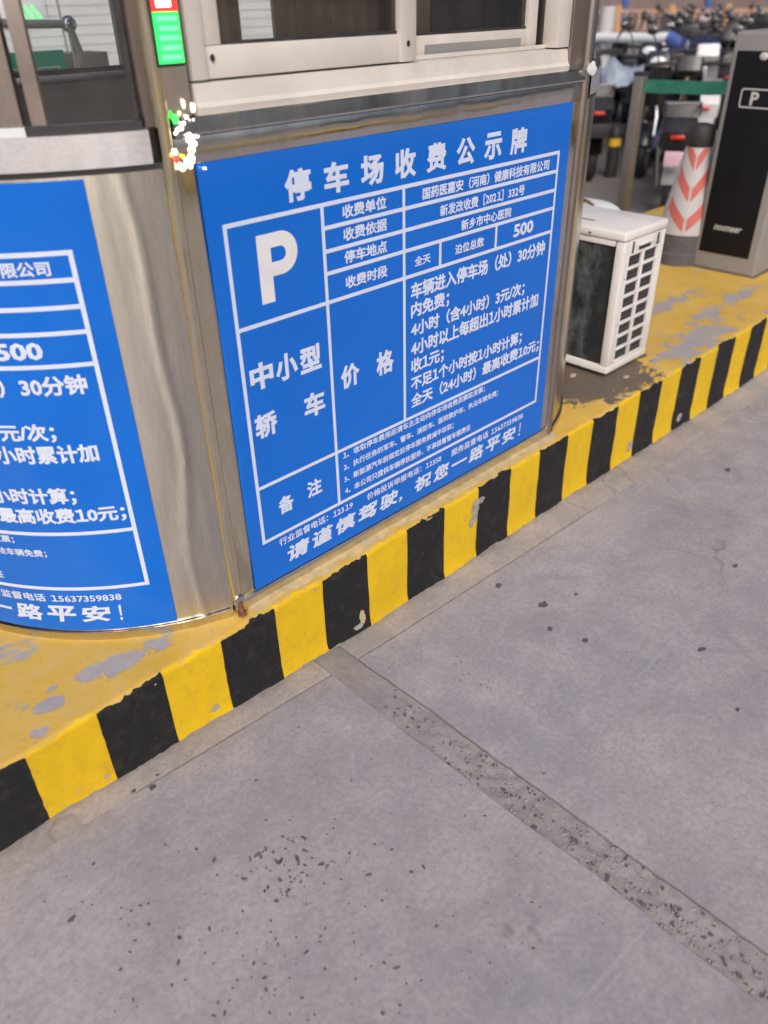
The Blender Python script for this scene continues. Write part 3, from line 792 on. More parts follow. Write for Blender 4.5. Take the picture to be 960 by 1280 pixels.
def build_sign(root, mp, lift, wavy):
    P, PP = M['print'], M['print_p']
    bm = BM()
    nx = 90
    us = lin(SX0, SX1, nx); vs = lin(SZ0, SZ1, 16)
    def edge(u, v):
        uu = u; vv = v
        if wavy:
            if v == vs[-1]: vv += 0.0035*n3(u, 0, 2, 5)
            if u == us[0]: uu += 0.0035*math.sin((v-0.35)*5) * (1 if v > 0.3 else 1)
        return mp(uu, vv, 0.0)
    g = sheet(bm, (us, vs), edge)
    bk = [bm.verts.new(mp(u, v, -0.0018)) for u, v in [(u, vs[0]) for u in us] + [(us[-1], v) for v in vs[1:]] + [(u, vs[-1]) for u in us[-2::-1]] + [(us[0], v) for v in vs[-2:0:-1]]]
    fr = [g[i][0] for i in range(nx+1)] + [g[nx][j] for j in range(1, 17)] + [g[i][16] for i in range(nx-1, -1, -1)] + [g[0][j] for j in range(15, 0, -1)]
    k = len(fr)
    for i in range(k): bm.faces.new((fr[i], fr[(i+1) % k], bk[(i+1) % k], bk[i]))
    bmesh.ops.recalc_face_normals(bm, faces=bm.faces)
    new_mesh('sign_panel', bm, M['blue'], root, True)
    f = lambda u, v, e=0.0: mp(u, v, lift+e)
    Z = lambda z: z+CAMZ
    def bar(x0, x1, z0, z1, k=0):
        bm = BM()
        sheet(bm, (lin(x0, x1, max(1, int((x1-x0)/0.02))), lin(Z(z0), Z(z1), 1 if z1-z0 < 0.05 else 8)), lambda u, v: mp(u, v, lift+0.0001*k))
        new_mesh('ruled_line', bm, P, root)
    h = 0.0042
    L, V1, V2, Rr = 0.8185, 1.0495, 1.2815, 1.8515
    for z, a, b in ((-0.3405, L, Rr), (-0.3855, V1, Rr), (-0.4315, V1, Rr), (-0.4765, V1, Rr), (-0.5365, L, Rr), (-0.8965, L, Rr), (-1.0385, L, Rr)): bar(a-h, b+h, z-h, z+h)
    for x, a, b in ((L, -1.0385, -0.3405), (V1, -1.0385, -0.3405), (V2, -0.8965, -0.3405), (Rr, -1.0385, -0.3405), (1.403, -0.5365, -0.4765), (1.611, -0.5365, -0.4765)): bar(x-h, x+h, a, b, 2)
    def T(s, x0, x1, z0, z1, bold=0.030, mat=P, **k): lettering(s, x0, x1, Z(z0), Z(z1), f, mat, root, bold, **k)
    for i, ch in enumerate('停车场收费公示牌'):
        x = 0.962 + i*0.0978; T(ch, x, x+0.065, -0.3235, -0.2655, 0.040)
    bm = BM()
    o_ = [(0, 0.0), (0, 0.5), (0, 1.0), (0.3, 1.0)]; i_ = [(0.33, 0.0), (0.33, 0.375), (0.33, 0.79), (0.45, 0.79)]
    for k in range(15):
        a_ = R(90-180*k/14); o_.append((0.58+0.42*math.cos(a_), 0.6875+0.3125*math.sin(a_))); i_.append((0.56+0.14*math.cos(a_), 0.685+0.105*math.sin(a_)))
    o_ += [(0.331, 0.375)]; i_ += [(0.331, 0.58)]
    q = lambda p: f(0.884+0.097*p[0], Z(-0.5)+0.131*p[1])
    va_ = [bm.verts.new(q(p)) for p in o_]; vb_ = [bm.verts.new(q(p)) for p in i_]
    for k in range(len(o_)-1): bm.faces.new((va_[k], va_[k+1], vb_[k+1], vb_[k]))
    bmesh.ops.recalc_face_normals(bm, faces=bm.faces)
    new_mesh('lettering', bm, PP, root)
    for s, z in (('收费单位', -0.376), ('收费依据', -0.421), ('停车地点', -0.467), ('收费时段', -0.520)): T(s, 1.103, 1.229, z, z+0.0265)
    T('国药医嘉安（河南）健康科技有限公司', 1.341, 1.814, -0.3775, -0.351)
    T('新发改收费［2021］332号', 1.400, 1.717, -0.423, -0.397)
    T('新乡市中心医院', 1.476, 1.668, -0.468, -0.443)
    T('全天', 1.316, 1.370, -0.5185, -0.496); T('泊位总数', 1.456, 1.565, -0.520, -0.496); T('500', 1.683, 1.767, -0.523, -0.490, 0.04)
    for i, (s, x1) in enumerate((('车辆进入停车场（处）30分钟', 1.828), ('内免费；', 1.440), ('4小时（含4小时）3元/次；', 1.750), ('4小时以上每超出1小时累计加', 1.818), ('收1元；', 1.425), ('不足1个小时按1小时计算；', 1.755), ('全天（24小时）最高收费10元；', 1.842))):
        z = -0.594 - 0.0468*i; T(s, 1.304, x1, z, z+0.041, 0.036)
    for ch, x, z in (('中', 0.834, -0.671), ('小', 0.899, -0.671), ('型', 0.964, -0.673), ('轿', 0.832, -0.782), ('车', 0.966, -0.780)): T(ch, x, x+0.059, z, z+0.058, 0.040)
    T('价', 1.076, 1.134, -0.747, -0.690, 0.040); T('格', 1.187, 1.245, -0.749, -0.690, 0.040)
    T('备', 0.869, 0.914, -0.988, -0.943, 0.038); T('注', 0.954, 0.999, -0.982, -0.938, 0.038)
    for s, x1, z in (('1、收取停车费用后请车主主动向停车场收费员索取发票；', 1.600, -0.924), ('2、执行任务的军车、警车、消防车、医院救护车、执法车辆免费；', 1.662, -0.9565), ('3、新能源汽车前规定后停车服务费减半收取；', 1.472, -0.9895), ('4、本公司只提供车辆停放服务，不承担看管车辆责任', 1.545, -1.0225)):
        T(s, 1.070, x1, z, z+0.020, 0.026)
    T('行业监督电话：12319', 0.860, 1.093, -1.071, -1.050, 0.02); T('价格投诉举报电话：12358', 1.142, 1.424, -1.073, -1.052, 0.02); T('服务监督电话 15637359838', 1.466, 1.792, -1.076, -1.054, 0.02)
    x = 0.880
    for ch in '请谨慎驾驶': T(ch, x, x+0.068, -1.128, -1.083, 0.034, shear=0.12); x += 0.0765
    T('，', 1.257, 1.270, -1.130, -1.116, 0.03)
    x = 1.318
    for ch in '祝您': T(ch, x, x+0.066, -1.130, -1.085, 0.034, shear=0.12); x += 0.0755
    T('一', x, x+0.066, -1.111, -1.104, 0.028); x += 0.0755
    for ch in '路平安': T(ch, x, x+0.066, -1.131, -1.086, 0.034, shear=0.12); x += 0.0755
    T('！', 1.778, 1.786, -1.131, -1.088, 0.02, shear=0.1)
s1 = thing('fee_sign', 'flat blue car park price sign with a big white P on the booth side', 'sign')
build_sign(s1, lambda u, v, e=0.0: Vector((u, 1.2500-e, v)), 0.0008, True)
s2 = thing('fee_sign', 'blue price sign wrapped round the curved left end of the booth', 'sign')
RS = RB + 0.0062
def mpc(u, v, e=0.0):
    a = R(27.4) + (SX1-u)/RS
    return Vector((CXL-(RS+e)*math.sin(a), CY-(RS+e)*math.cos(a), v-0.004))
build_sign(s2, mpc, 0.0012, False)

# ---------------------------------------------------------------- glowing shapes added for the reflected lights on the corner
refl = thing('led_display', 'narrow lit LED display on the corner post, green below and red above', 'LED display')
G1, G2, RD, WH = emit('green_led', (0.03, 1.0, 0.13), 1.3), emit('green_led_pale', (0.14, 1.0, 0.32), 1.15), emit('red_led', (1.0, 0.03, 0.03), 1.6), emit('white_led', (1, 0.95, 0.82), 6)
bx('display_case', M['dark'], refl, 0.729, 0.779, 1.240, 1.2533, 1.335, 1.62, 0.002)
bx('green_screen', G1, refl, 0.7325, 0.7765, 1.2385, 1.2398, 1.340, 1.408)
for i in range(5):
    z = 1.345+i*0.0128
    bx('text_row', G2, refl, 0.738+0.002*(i % 2), 0.773, 1.2376, 1.2384, z, z+0.0065)
bx('red_screen', RD, refl, 0.7325, 0.7765, 1.2385, 1.2398, 1.4085, 1.60)
bx('white_row', WH, refl, 0.741, 0.765, 1.2376, 1.2384, 1.4145, 1.424)
lb = thing('led_string', 'tiny tangle of glaring white, red and green LED bulbs at the steel corner', 'LED string')  # reflected glints on the steel, built as small glowing blobs
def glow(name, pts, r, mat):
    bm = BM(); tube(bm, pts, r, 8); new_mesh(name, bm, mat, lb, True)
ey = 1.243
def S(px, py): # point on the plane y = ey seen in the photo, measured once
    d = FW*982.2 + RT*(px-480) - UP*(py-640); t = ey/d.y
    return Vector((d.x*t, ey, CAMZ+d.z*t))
random.seed(11)
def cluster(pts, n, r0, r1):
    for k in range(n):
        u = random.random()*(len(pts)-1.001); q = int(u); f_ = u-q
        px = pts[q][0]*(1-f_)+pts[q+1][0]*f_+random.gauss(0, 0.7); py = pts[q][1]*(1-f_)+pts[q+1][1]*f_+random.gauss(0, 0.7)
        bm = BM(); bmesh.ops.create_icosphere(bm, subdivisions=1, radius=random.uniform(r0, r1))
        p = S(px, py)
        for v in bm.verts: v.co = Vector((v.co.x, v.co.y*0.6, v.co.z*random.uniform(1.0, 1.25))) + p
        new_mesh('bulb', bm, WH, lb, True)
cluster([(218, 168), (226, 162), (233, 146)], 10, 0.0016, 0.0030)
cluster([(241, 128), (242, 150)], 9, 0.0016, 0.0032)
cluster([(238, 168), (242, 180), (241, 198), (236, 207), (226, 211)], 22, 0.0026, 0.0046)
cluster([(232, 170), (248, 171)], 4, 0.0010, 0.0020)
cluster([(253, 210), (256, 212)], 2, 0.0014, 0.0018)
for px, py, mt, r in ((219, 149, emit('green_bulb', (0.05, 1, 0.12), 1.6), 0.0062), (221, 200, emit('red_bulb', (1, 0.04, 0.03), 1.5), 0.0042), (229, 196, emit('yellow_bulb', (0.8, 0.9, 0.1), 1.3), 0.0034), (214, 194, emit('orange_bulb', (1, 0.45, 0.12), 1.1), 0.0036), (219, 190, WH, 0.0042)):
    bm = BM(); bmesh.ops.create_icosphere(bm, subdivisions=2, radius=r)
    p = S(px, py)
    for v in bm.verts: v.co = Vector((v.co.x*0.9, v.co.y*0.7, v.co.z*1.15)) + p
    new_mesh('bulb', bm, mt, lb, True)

# ---------------------------------------------------------------- air conditioner outdoor unit
ac = thing('air_conditioner_unit', 'white outdoor air conditioner unit with dusty coil face beside the booth', 'air conditioner', (2.445, 1.355, ISLZ))
A = M['ac_white']
AX, AY, AH = 0.275, 0.74, 0.522
bx('base_pan', A, ac, 0.0, AX, 0.0, AY, 0.018, 0.045, 0.004)
for x in (0.02, AX-0.06):
    for y in (0.09, AY-0.14): bx('foot', M['dark'], ac, x, x+0.04, y, y+0.05, 0.002, 0.0175, 0.002)
bx('top_cover', A, ac, -0.004, AX+0.004, -0.004, AY+0.004, AH-0.034, AH, 0.010, 3)
bx('corner_pillar', A, ac, 0.0, 0.036, 0.0, 0.032, 0.0455, AH-0.0345, 0.004)
bx('corner_pillar', A, ac, 0.0, 0.02, AY-0.05, AY, 0.0455, AH-0.0345, 0.004)
bx('front_panel', A, ac, AX-0.02, AX, 0.0, AY, 0.0455, AH-0.0345, 0.003)
bx('end_panel', A, ac, 0.021, AX-0.021, AY-0.02, AY-0.001, 0.0455, AH-0.0345, 0.002)
bx('coil_top_rail', A, ac, 0.0015, 0.012, 0.0365, AY-0.0505, AH-0.052, AH-0.0345, 0.001)
# dusty coil
mt, t, b = base('dusty_coil')
p = pos(t); fins = N(t, 'ShaderNodeTexWave', Scale=95.0, Distortion=0.6); fins.bands_direction = 'Y'; t.links.new(p, fins.inputs[0])
dust = ramp(t, nz(t, pos(t, (1, 1.6, 1)), 9, 7, 0.72, 0.2), [(0.42, 0.0), (0.62, 0.9)])
sp = t.nodes.new('ShaderNodeSeparateXYZ'); t.links.new(p, sp.inputs[0])
ym = ramp(t, sp.outputs[1], [(0.0, 0.0), (1.0, 1.0)])
mr = N(t, 'ShaderNodeMapRange'); t.links.new(sp.outputs[1], mr.inputs[0])
for i, v in ((1, 1.395), (2, 1.46), (3, 0.0), (4, 1.0)): mr.inputs[i].default_value = v
mm = N(t, 'ShaderNodeMath', operation='MULTIPLY'); t.links.new(dust, mm.inputs[0]); t.links.new(mr.outputs[0], mm.inputs[1])
c = mixc(t, mm.outputs[0], (0.016, 0.019, 0.020), (0.14, 0.18, 0.175))
c = mixc(t, ramp(t, fins.outputs[1], [(0.2, 0.35), (0.6, 0.0)]), c, (0.008, 0.009, 0.01))
t.links.new(c, b.inputs['Base Color']); b.inputs['Roughness'].default_value = 0.7
bump(t, b, fins.outputs[1], 0.5, 0.002)
M['coil'] = mt
bx('coil', M['coil'], ac, 0.010, 0.03, 0.03, AY-0.045, 0.0455, AH-0.036)
# grille end facing the road: frame bars with eight rows of two openings and a louvre in each
bx('grille_backing', M['dark'], ac, 0.037, AX-0.021, 0.012, 0.016, 0.046, AH-0.036)
GX = [0.0365, 0.046, 0.134, 0.148, 0.236, AX-0.0005]
for x0, x1 in ((GX[0], GX[1]), (GX[2], GX[3]), (GX[4], GX[5]-0.02)): 
    bx('grille_bar', A, ac, x0, x1, 0.0005, 0.0110, 0.0455, 0.441 if x0 != GX[2] else 0.441, 0.0015)
z = 0.046
rows_z = []
for k in range(9):
    for x0, x1 in ((GX[1]+0.0005, GX[2]-0.0005), (GX[3]+0.0005, GX[4]-0.0005)): bx('grille_bar', A, ac, x0, x1, 0.001, 0.0108, z, z+0.010, 0.0015)
    if k < 8: rows_z.append(z+0.010)
    z += 0.0485
for zz in rows_z:
    for x0, x1 in ((GX[1], GX[2]), (GX[3], GX[4])):
        for q in (0.0125, 0.0255):
            bx('louvre', M['grey_rubber'], ac, x0+0.001, x1-0.001, 0.0085, 0.0118, zz+q, zz+q+0.0022)
zt = 0.4445
bx('handle_panel', A, ac, 0.0365, AX-0.0205, 0.0005, 0.0110, zt, AH-0.0345, 0.0015)
bx('handle_slot', M['dark'], ac, 0.055, 0.066, -0.0006, 0.0002, zt-0.002, zt+0.038, 0.0)
bx('handle_slot', M['dark'], ac, 0.220, 0.231, -0.0006, 0.0002, zt-0.002, zt+0.038, 0.0)
bx('handle_slot', M['dark'], ac, 0.100, 0.178, -0.0006, 0.0002, zt+0.002, zt+0.015, 0.0)
bx('handle_ledge', A, ac, 0.094, 0.184, -0.006, 0.0003, zt+0.016, zt+0.024, 0.002)
for x, y, z in ((0.045, -0.001, 0.03), (0.03, -0.001, 0.2), (0.03, -0.001, 0.36)):
    bm = BM(); bmesh.ops.create_cone(bm, cap_ends=True, segments=10, radius1=0.003, radius2=0.003, depth=0.0016)
    for v in bm.verts: v.co = Vector((x+v.co.x, y+v.co.z, z+v.co.y))
    new_mesh('screw', bm, M['cab_grey'], ac)
bm = BM(); tube(bm, [(-0.0035, 0.135, AH-0.02), (-0.006, 0.135, AH-0.02)], 0.004, 8); new_mesh('screw', bm, M['dark'], ac)
bx('top_slot', M['cab_grey'], ac, 0.068, 0.083, 0.17, 0.25, AH-0.0005, AH+0.0012, 0.0)
# folded valve bracket lying at the foot
bm = BM(); prism(bm, [(-0.05, 0.004), (-0.05, 0.03), (0.0, 0.036), (0.0, 0.028), (-0.04, 0.022), (-0.04, 0.004)], 0.17, 0.27, 0.001); new_mesh('foot_bracket', bm, M['ac_white'], ac)
for i, (x, y) in enumerate(((-0.06, 0.10), (-0.04, 0.20), (0.06, -0.05), (-0.09, 0.16))):
    bm = BM(); bmesh.ops.create_icosphere(bm, subdivisions=1, radius=0.011)
    for v in bm.verts: v.co = Vector((2.445+x+v.co.x*1.5, 1.355+y+v.co.y, ISLZ+0.005+v.co.z*0.5)) + Vector((0, 0, 0.003*n3(v.co.x*50, i, 0, 1)))
    tag(new_mesh('dry_leaf', bm, M['chip_tan'], None, True), ['curled tan leaf on the dirt left of the air conditioner foot', 'tan leaf tucked under the coil face of the air conditioner', 'tan leaf on the dirt in front of the grille end', 'tan leaf on the dirt close to the booth corner'][i], 'leaf')

# white rounded cover standing behind the air conditioner with a twig on it
bm = BM(); bmesh.ops.create_uvsphere(bm, u_segments=28, v_segments=16, radius=1)
for v in bm.verts:
    q = v.co
    f = lambda a: math.copysign(abs(a)**0.6, a)
    v.co = Vector((3.02+0.12*f(q.x), 1.875+0.18*f(q.y), ISLZ+0.235+0.232*f(q.z)))
tub = tag(new_mesh('plastic_tub', bm, M['white_pole'], None, True), 'white rounded plastic tub behind the air conditioner', 'tub')
bm = BM(); tube(bm, [(2.96, 1.80, ISLZ+0.462), (2.94, 1.83, ISLZ+0.482), (2.95, 1.88, ISLZ+0.478), (2.97, 1.91, ISLZ+0.464)], [0.004, 0.008, 0.006, 0.003], 8)
tag(new_mesh('dry_leaf', bm, M['rust'], None, True), 'brown curled leaf lying on the white tub behind the air conditioner', 'leaf')

# ---------------------------------------------------------------- gate cabinet
cab = thing('barrier_cabinet', 'tall grey barrier gate cabinet with black front panel and P emblem', 'gate cabinet', (3.98, 1.815, ISLZ))
WY, HZ, DX = 0.325, 1.035, 0.30
bm = BM(); box(bm, 0, DX, -WY, 0, 0.0, HZ, 0.016, 4); new_mesh('housing', bm, M['cab_grey'], cab, True)
bx('black_panel', M['black_shiny'], cab, -0.003, 0.002, -WY+0.044, -0.026, 0.085, HZ-0.075, 0.001)
bx('base_plate', M['steel_brown'], cab, -0.008, DX+0.008, -WY-0.008, 0.008, -0.002, 0.007, 0.001)
ym = lambda y: -(1.815-y)
Tc = lambda u, v, e=0.0: Vector((-0.0045-e, -u, v))      # u to the right when seen from the booth side
def cbar(name, u0, u1, v0, v1): bx(name, M['cab_light'], cab, -0.0045, -0.003, -u1, -u0, v0, v1)
v0, v1, u0, u1 = 0.736, 0.815, 0.080, 0.262
bm = BM()
def rrect(u0, u1, v0, v1, r, n=6):
    pts = []
    for cx, cy, a0 in ((u1-r, v1-r, 0), (u0+r, v1-r, 90), (u0+r, v0+r, 180), (u1-r, v0+r, 270)):
        for k in range(n+1): a = R(a0+90*k/n); pts.append((cx+r*math.cos(a), cy+r*math.sin(a)))
    return pts
po = [bm.verts.new(Tc(*p)) for p in rrect(u0, u1, v0, v1, 0.012)]; pi_ = [bm.verts.new(Tc(*p)) for p in rrect(u0+.006, u1-.006, v0+.006, v1-.006, 0.007)]
for i in range(len(po)): bm.faces.new((po[i], po[(i+1) % len(po)], pi_[(i+1) % len(po)], pi_[i]))
new_mesh('emblem_frame', bm, M['cab_light'], cab)
lettering('P', 0.128, 0.166, 0.748, 0.802, Tc, M['cab_light'], cab, 0.03)
lettering('nooneer', 0.080, 0.222, 0.196, 0.220, Tc, M['cab_light'], cab, 0.02, 'lettering', 0.35)
bm = BM(); bmesh.ops.create_uvsphere(bm, u_segments=16, v_segments=10, radius=0.021)
for v in bm.verts: v.co = Vector((-0.004+v.co.x*0.5, -0.150+v.co.y, 0.985-0.075+0.03+v.co.z*0.8))
new_mesh('lock_knob', bm, M['cab_light'], cab, True)

# ---------------------------------------------------------------- chevron post
cp = thing('chevron_post', 'fat black warning post with red and white chevron sleeve beside the gate cabinet', 'warning post', (4.035, 1.915, ISLZ))
def rpost(z): return interp(z, [(0.0, 0.128), (0.145, 0.124), (0.22, 0.118), (0.55, 0.060), (0.66, 0.056)])
bm = BM(); lathe(bm, [(0.128, 0.001), (0.128, 0.055), (0.121, 0.062), (0.119, 0.15)], 32); new_mesh('base', bm, M['grey_rubber'], cp, True)
bm = BM(); lathe(bm, [(0.1165, 0.1505)] + [(rpost(z)-0.002, z) for z in (0.2, 0.3, 0.4, 0.54)], 32); new_mesh('core', bm, M['rubber'], cp, True)
bm = BM(); lathe(bm, [(rpost(z), z) for z in lin(0.152, 0.552, 8)], 40); new_mesh('white_sleeve', bm, M['film_white'], cp, True)
bm = BM(); lathe(bm, [(0.062, 0.553), (0.067, 0.56), (0.066, 0.625), (0.058, 0.645), (0.03, 0.652)], 32); new_mesh('cap', bm, M['rubber'], cp, True)
va = math.atan2(-1.925, -4.035)     # towards the camera
for k in range(3):
    zc = 0.165 + k*0.140
    for sgn in (-1, 1):
        bm = BM()
        def f(u, v):
            th = u*0.95
            z = zc + abs(u)*0.105/1.0*1.0 + v*0.062
            z = min(z, 0.549)
            r = rpost(z)+0.0012
            return (r*math.cos(va+th), r*math.sin(va+th), z)
        us = lin(0.055, 1.0, 10); us = [u*sgn for u in us]
        sheet(bm, (us, lin(0, 1, 4)), f)
        new_mesh('red_chevron_arm', bm, M['red'], cp)

# ---------------------------------------------------------------- steel post, belt, yellow topped bollard
sp_ = thing('steel_post', 'square brownish steel post behind the air conditioner holding the green belt', 'post', (4.6, 2.60, ISLZ))
bm = BM(); box(bm, -0.028, 0.028, -0.030, 0.030, 0.006, 0.79, 0.004); new_mesh('shaft', bm, M['post_steel'], sp_, True)
bx('cap', M['rubber'], sp_, -0.032, 0.032, -0.034, 0.034, 0.7905, 0.81, 0.006)
bx('foot_plate', M['steel_brown'], sp_, -0.05, 0.05, -0.05, 0.05, 0.001, 0.006)
bm = BM()
def beltf(u, v):
    y = 2.568-(2.568-1.70)*u
    return (4.605+0.01*math.sin(u*5), y, CAMZ-0.495+0.040*u - 0.010*math.sin(u*math.pi) + v*0.066 + 0.012 + 0.004*n3(y, v, 0, 7))
sheet(bm, (lin(0, 1, 30), lin(0, 1, 4)), beltf); bmesh.ops.solidify(bm, geom=bm.faces[:], thickness=0.004)
tag(new_mesh('green_belt', bm, M['green_belt'], None, True), 'green fabric belt stretched from the steel post to behind the cabinet', 'belt')
yb = thing('bollard', 'slim dark bollard with a yellow band at its top standing on the parking ground', 'bollard', (7.1, 4.19, -0.044))
bm = BM(); lathe(bm, [(0.055, 0.001), (0.055, 0.27)], 18); new_mesh('shaft', bm, M['rubber'], yb, True)
bm = BM(); lathe(bm, [(0.058, 0.271), (0.058, 0.335)], 18); new_mesh('yellow_band', bm, M['plate_yellow'], yb, True)
bm = BM(); lathe(bm, [(0.056, 0.336), (0.056, 0.40), (0.04, 0.425)], 18); new_mesh('top', bm, M['rubber'], yb, True)

# ---------------------------------------------------------------- seen through the rounded window: ribbed wall, rail frame, green board
rw = thing('ribbed_wall', 'white ribbed metal wall seen through the left window of the booth', 'wall', (0.2, 5.4, 0))
n = 52
for i in range(n):
    z = -0.04 + i*0.052
    bx('rib', M['shutter'], rw, 0, 5.6, -0.006, 0.0, z, z+0.047, 0.0)
bx('backing', M['shutter'], rw, 0, 5.6, 0.001, 0.03, -0.044, 2.7)
for x in (0.9, 1.8, 2.35, 3.3, 4.2): bx('seam', M['cab_grey'], rw, x, x+0.012, -0.009, -0.0062, -0.04, 2.66)
def Y(px, py, y):
    d = FW*982.2 + RT*(px-480) - UP*(py-640); t = y/d.y
    return Vector((d.x*t, y, CAMZ+d.z*t))
fr = thing('rail_frame', 'grey tubular rail frame with a ball joint seen through the left window', 'rail frame', tuple(Y(84, 92, 3.0))[:2]+(-0.044,))
def rel(v): return v - Vector(fr.location)
a = Y(86, 30, 3.0)
bm = BM(); tube(bm, [rel(Y(-60, 24, 3.0)), rel(Y(20, 30, 3.0)), rel(a)], 0.013, 12); new_mesh('top_tube', bm, M['cab_light'], fr, True)
bm = BM(); tube(bm, [rel(a), rel(Vector((a.x, 3.0, -0.04)))], 0.010, 12); new_mesh('upright', bm, M['chrome'], fr, True)
bm = BM(); b_ = Y(112, 95, 2.85); d_ = (b_-a); tube(bm, [rel(a), rel(a+d_*4.2)], 0.011, 12); new_mesh('brace', bm, M['cab_grey'], fr, True)
bm = BM(); bmesh.ops.create_uvsphere(bm, u_segments=16, v_segments=10, radius=0.026)
for v in bm.verts: v.co += rel(a)
new_mesh('ball_joint', bm, M['chrome'], fr, True)
gb = thing('green_board', 'green board with a thin white border standing before the white ribbed wall', 'board', (Y(40, 80, 3.6).x, 3.6, -0.044))
g0 = Y(79, 62, 3.6); 
bx('panel', M['green_board'], gb, -1.1, g0.x-gb.location.x, 0, 0.02, 0.1, g0.z+0.044, 0.002)
e = g0.x-gb.location.x; zt = g0.z+0.044
for x0, x1, z0, z1 in ((-1.06, e-0.03, zt-0.062, zt-0.057), (e-0.035, e-0.03, 0.2, zt-0.0625)): bx('border_line', M['film_white'], gb, x0, x1, -0.002, -0.0005, z0, z1)
db = Y(105, 66, 3.7)
tag(bx('dark_crate', M['inner'], None, db.x-0.09, db.x+0.11, 3.7, 3.9, -0.04, db.z, 0.004), 'dark grey crate behind the rail frame seen through the left window', 'crate')
# reflected green LED characters, added as glowing strokes before the ribbed wall
gs = thing('lit_sign', 'small sign with green glowing scribble hung on the white ribbed wall', 'sign', tuple(Y(30, 16, 5.38)))
bx('back_plate', M['shutter'], gs, -0.14, 0.14, 0.0, 0.008, -0.07, 0.07, 0.002)
for i in range(4):
    bm = BM(); x = -0.085+i*0.045; tube(bm, [(x, -0.006, 0.035), (x+0.03, -0.006, -0.005), (x+0.045, -0.006, -0.03)], 0.005, 6); new_mesh('glowing_stroke', bm, G2, gs)
bm = BM(); tube(bm, [(-0.11, -0.006, -0.055), (0.0, -0.006, -0.04), (0.12, -0.006, -0.05)], 0.004, 6); new_mesh('glowing_stroke', bm, G2, gs)

# ---------------------------------------------------------------- scooters
def wheel(name, x, r, parent, wdt=0.045):
    bm = BM()
    prof = [(r-0.055, -wdt*0.8), (r-0.02, -wdt), (r, -wdt*0.45), (r, wdt*0.45), (r-0.02, wdt), (r-0.055, wdt*0.8)]
    n = 28
    rings = [[bm.verts.new((x+rr*math.cos(2*math.pi*k/n), yy, r+rr*math.sin(2*math.pi*k/n))) for k in range(n)] for rr, yy in prof]
    for a, b in zip(rings, rings[1:]+rings[:1]):
        for k in range(n): bm.faces.new((a[k], a[(k+1) % n], b[(k+1) % n], b[k]))
    bmesh.ops.recalc_face_normals(bm, faces=bm.faces)
    tyre = new_mesh('wheel', bm, M['rubber'], parent, True)
    bm = BM()
    for k in range(5):
        a = 2*math.pi*k/5
        tube(bm, [(x, 0, r), (x+(r-0.05)*math.cos(a), 0, r+(r-0.05)*math.sin(a))], 0.014, 6)
    prof = [(r-0.054, -wdt*0.7), (r-0.07, -wdt*0.7), (r-0.07, wdt*0.7), (r-0.054, wdt*0.7)]
    rings = [[bm.verts.new((x+rr*math.cos(2*math.pi*k/20), yy, r+rr*math.sin(2*math.pi*k/20))) for k in range(20)] for rr, yy in prof]
    for a, b in zip(rings, rings[1:]+rings[:1]):
        for k in range(20): bm.faces.new((a[k], a[(k+1) % 20], b[(k+1) % 20], b[k]))
    tube(bm, [(x, -0.05, r), (x, 0.05, r)], 0.03, 10)
    new_mesh('rim', bm, M['wheel_grey'], tyre, True)
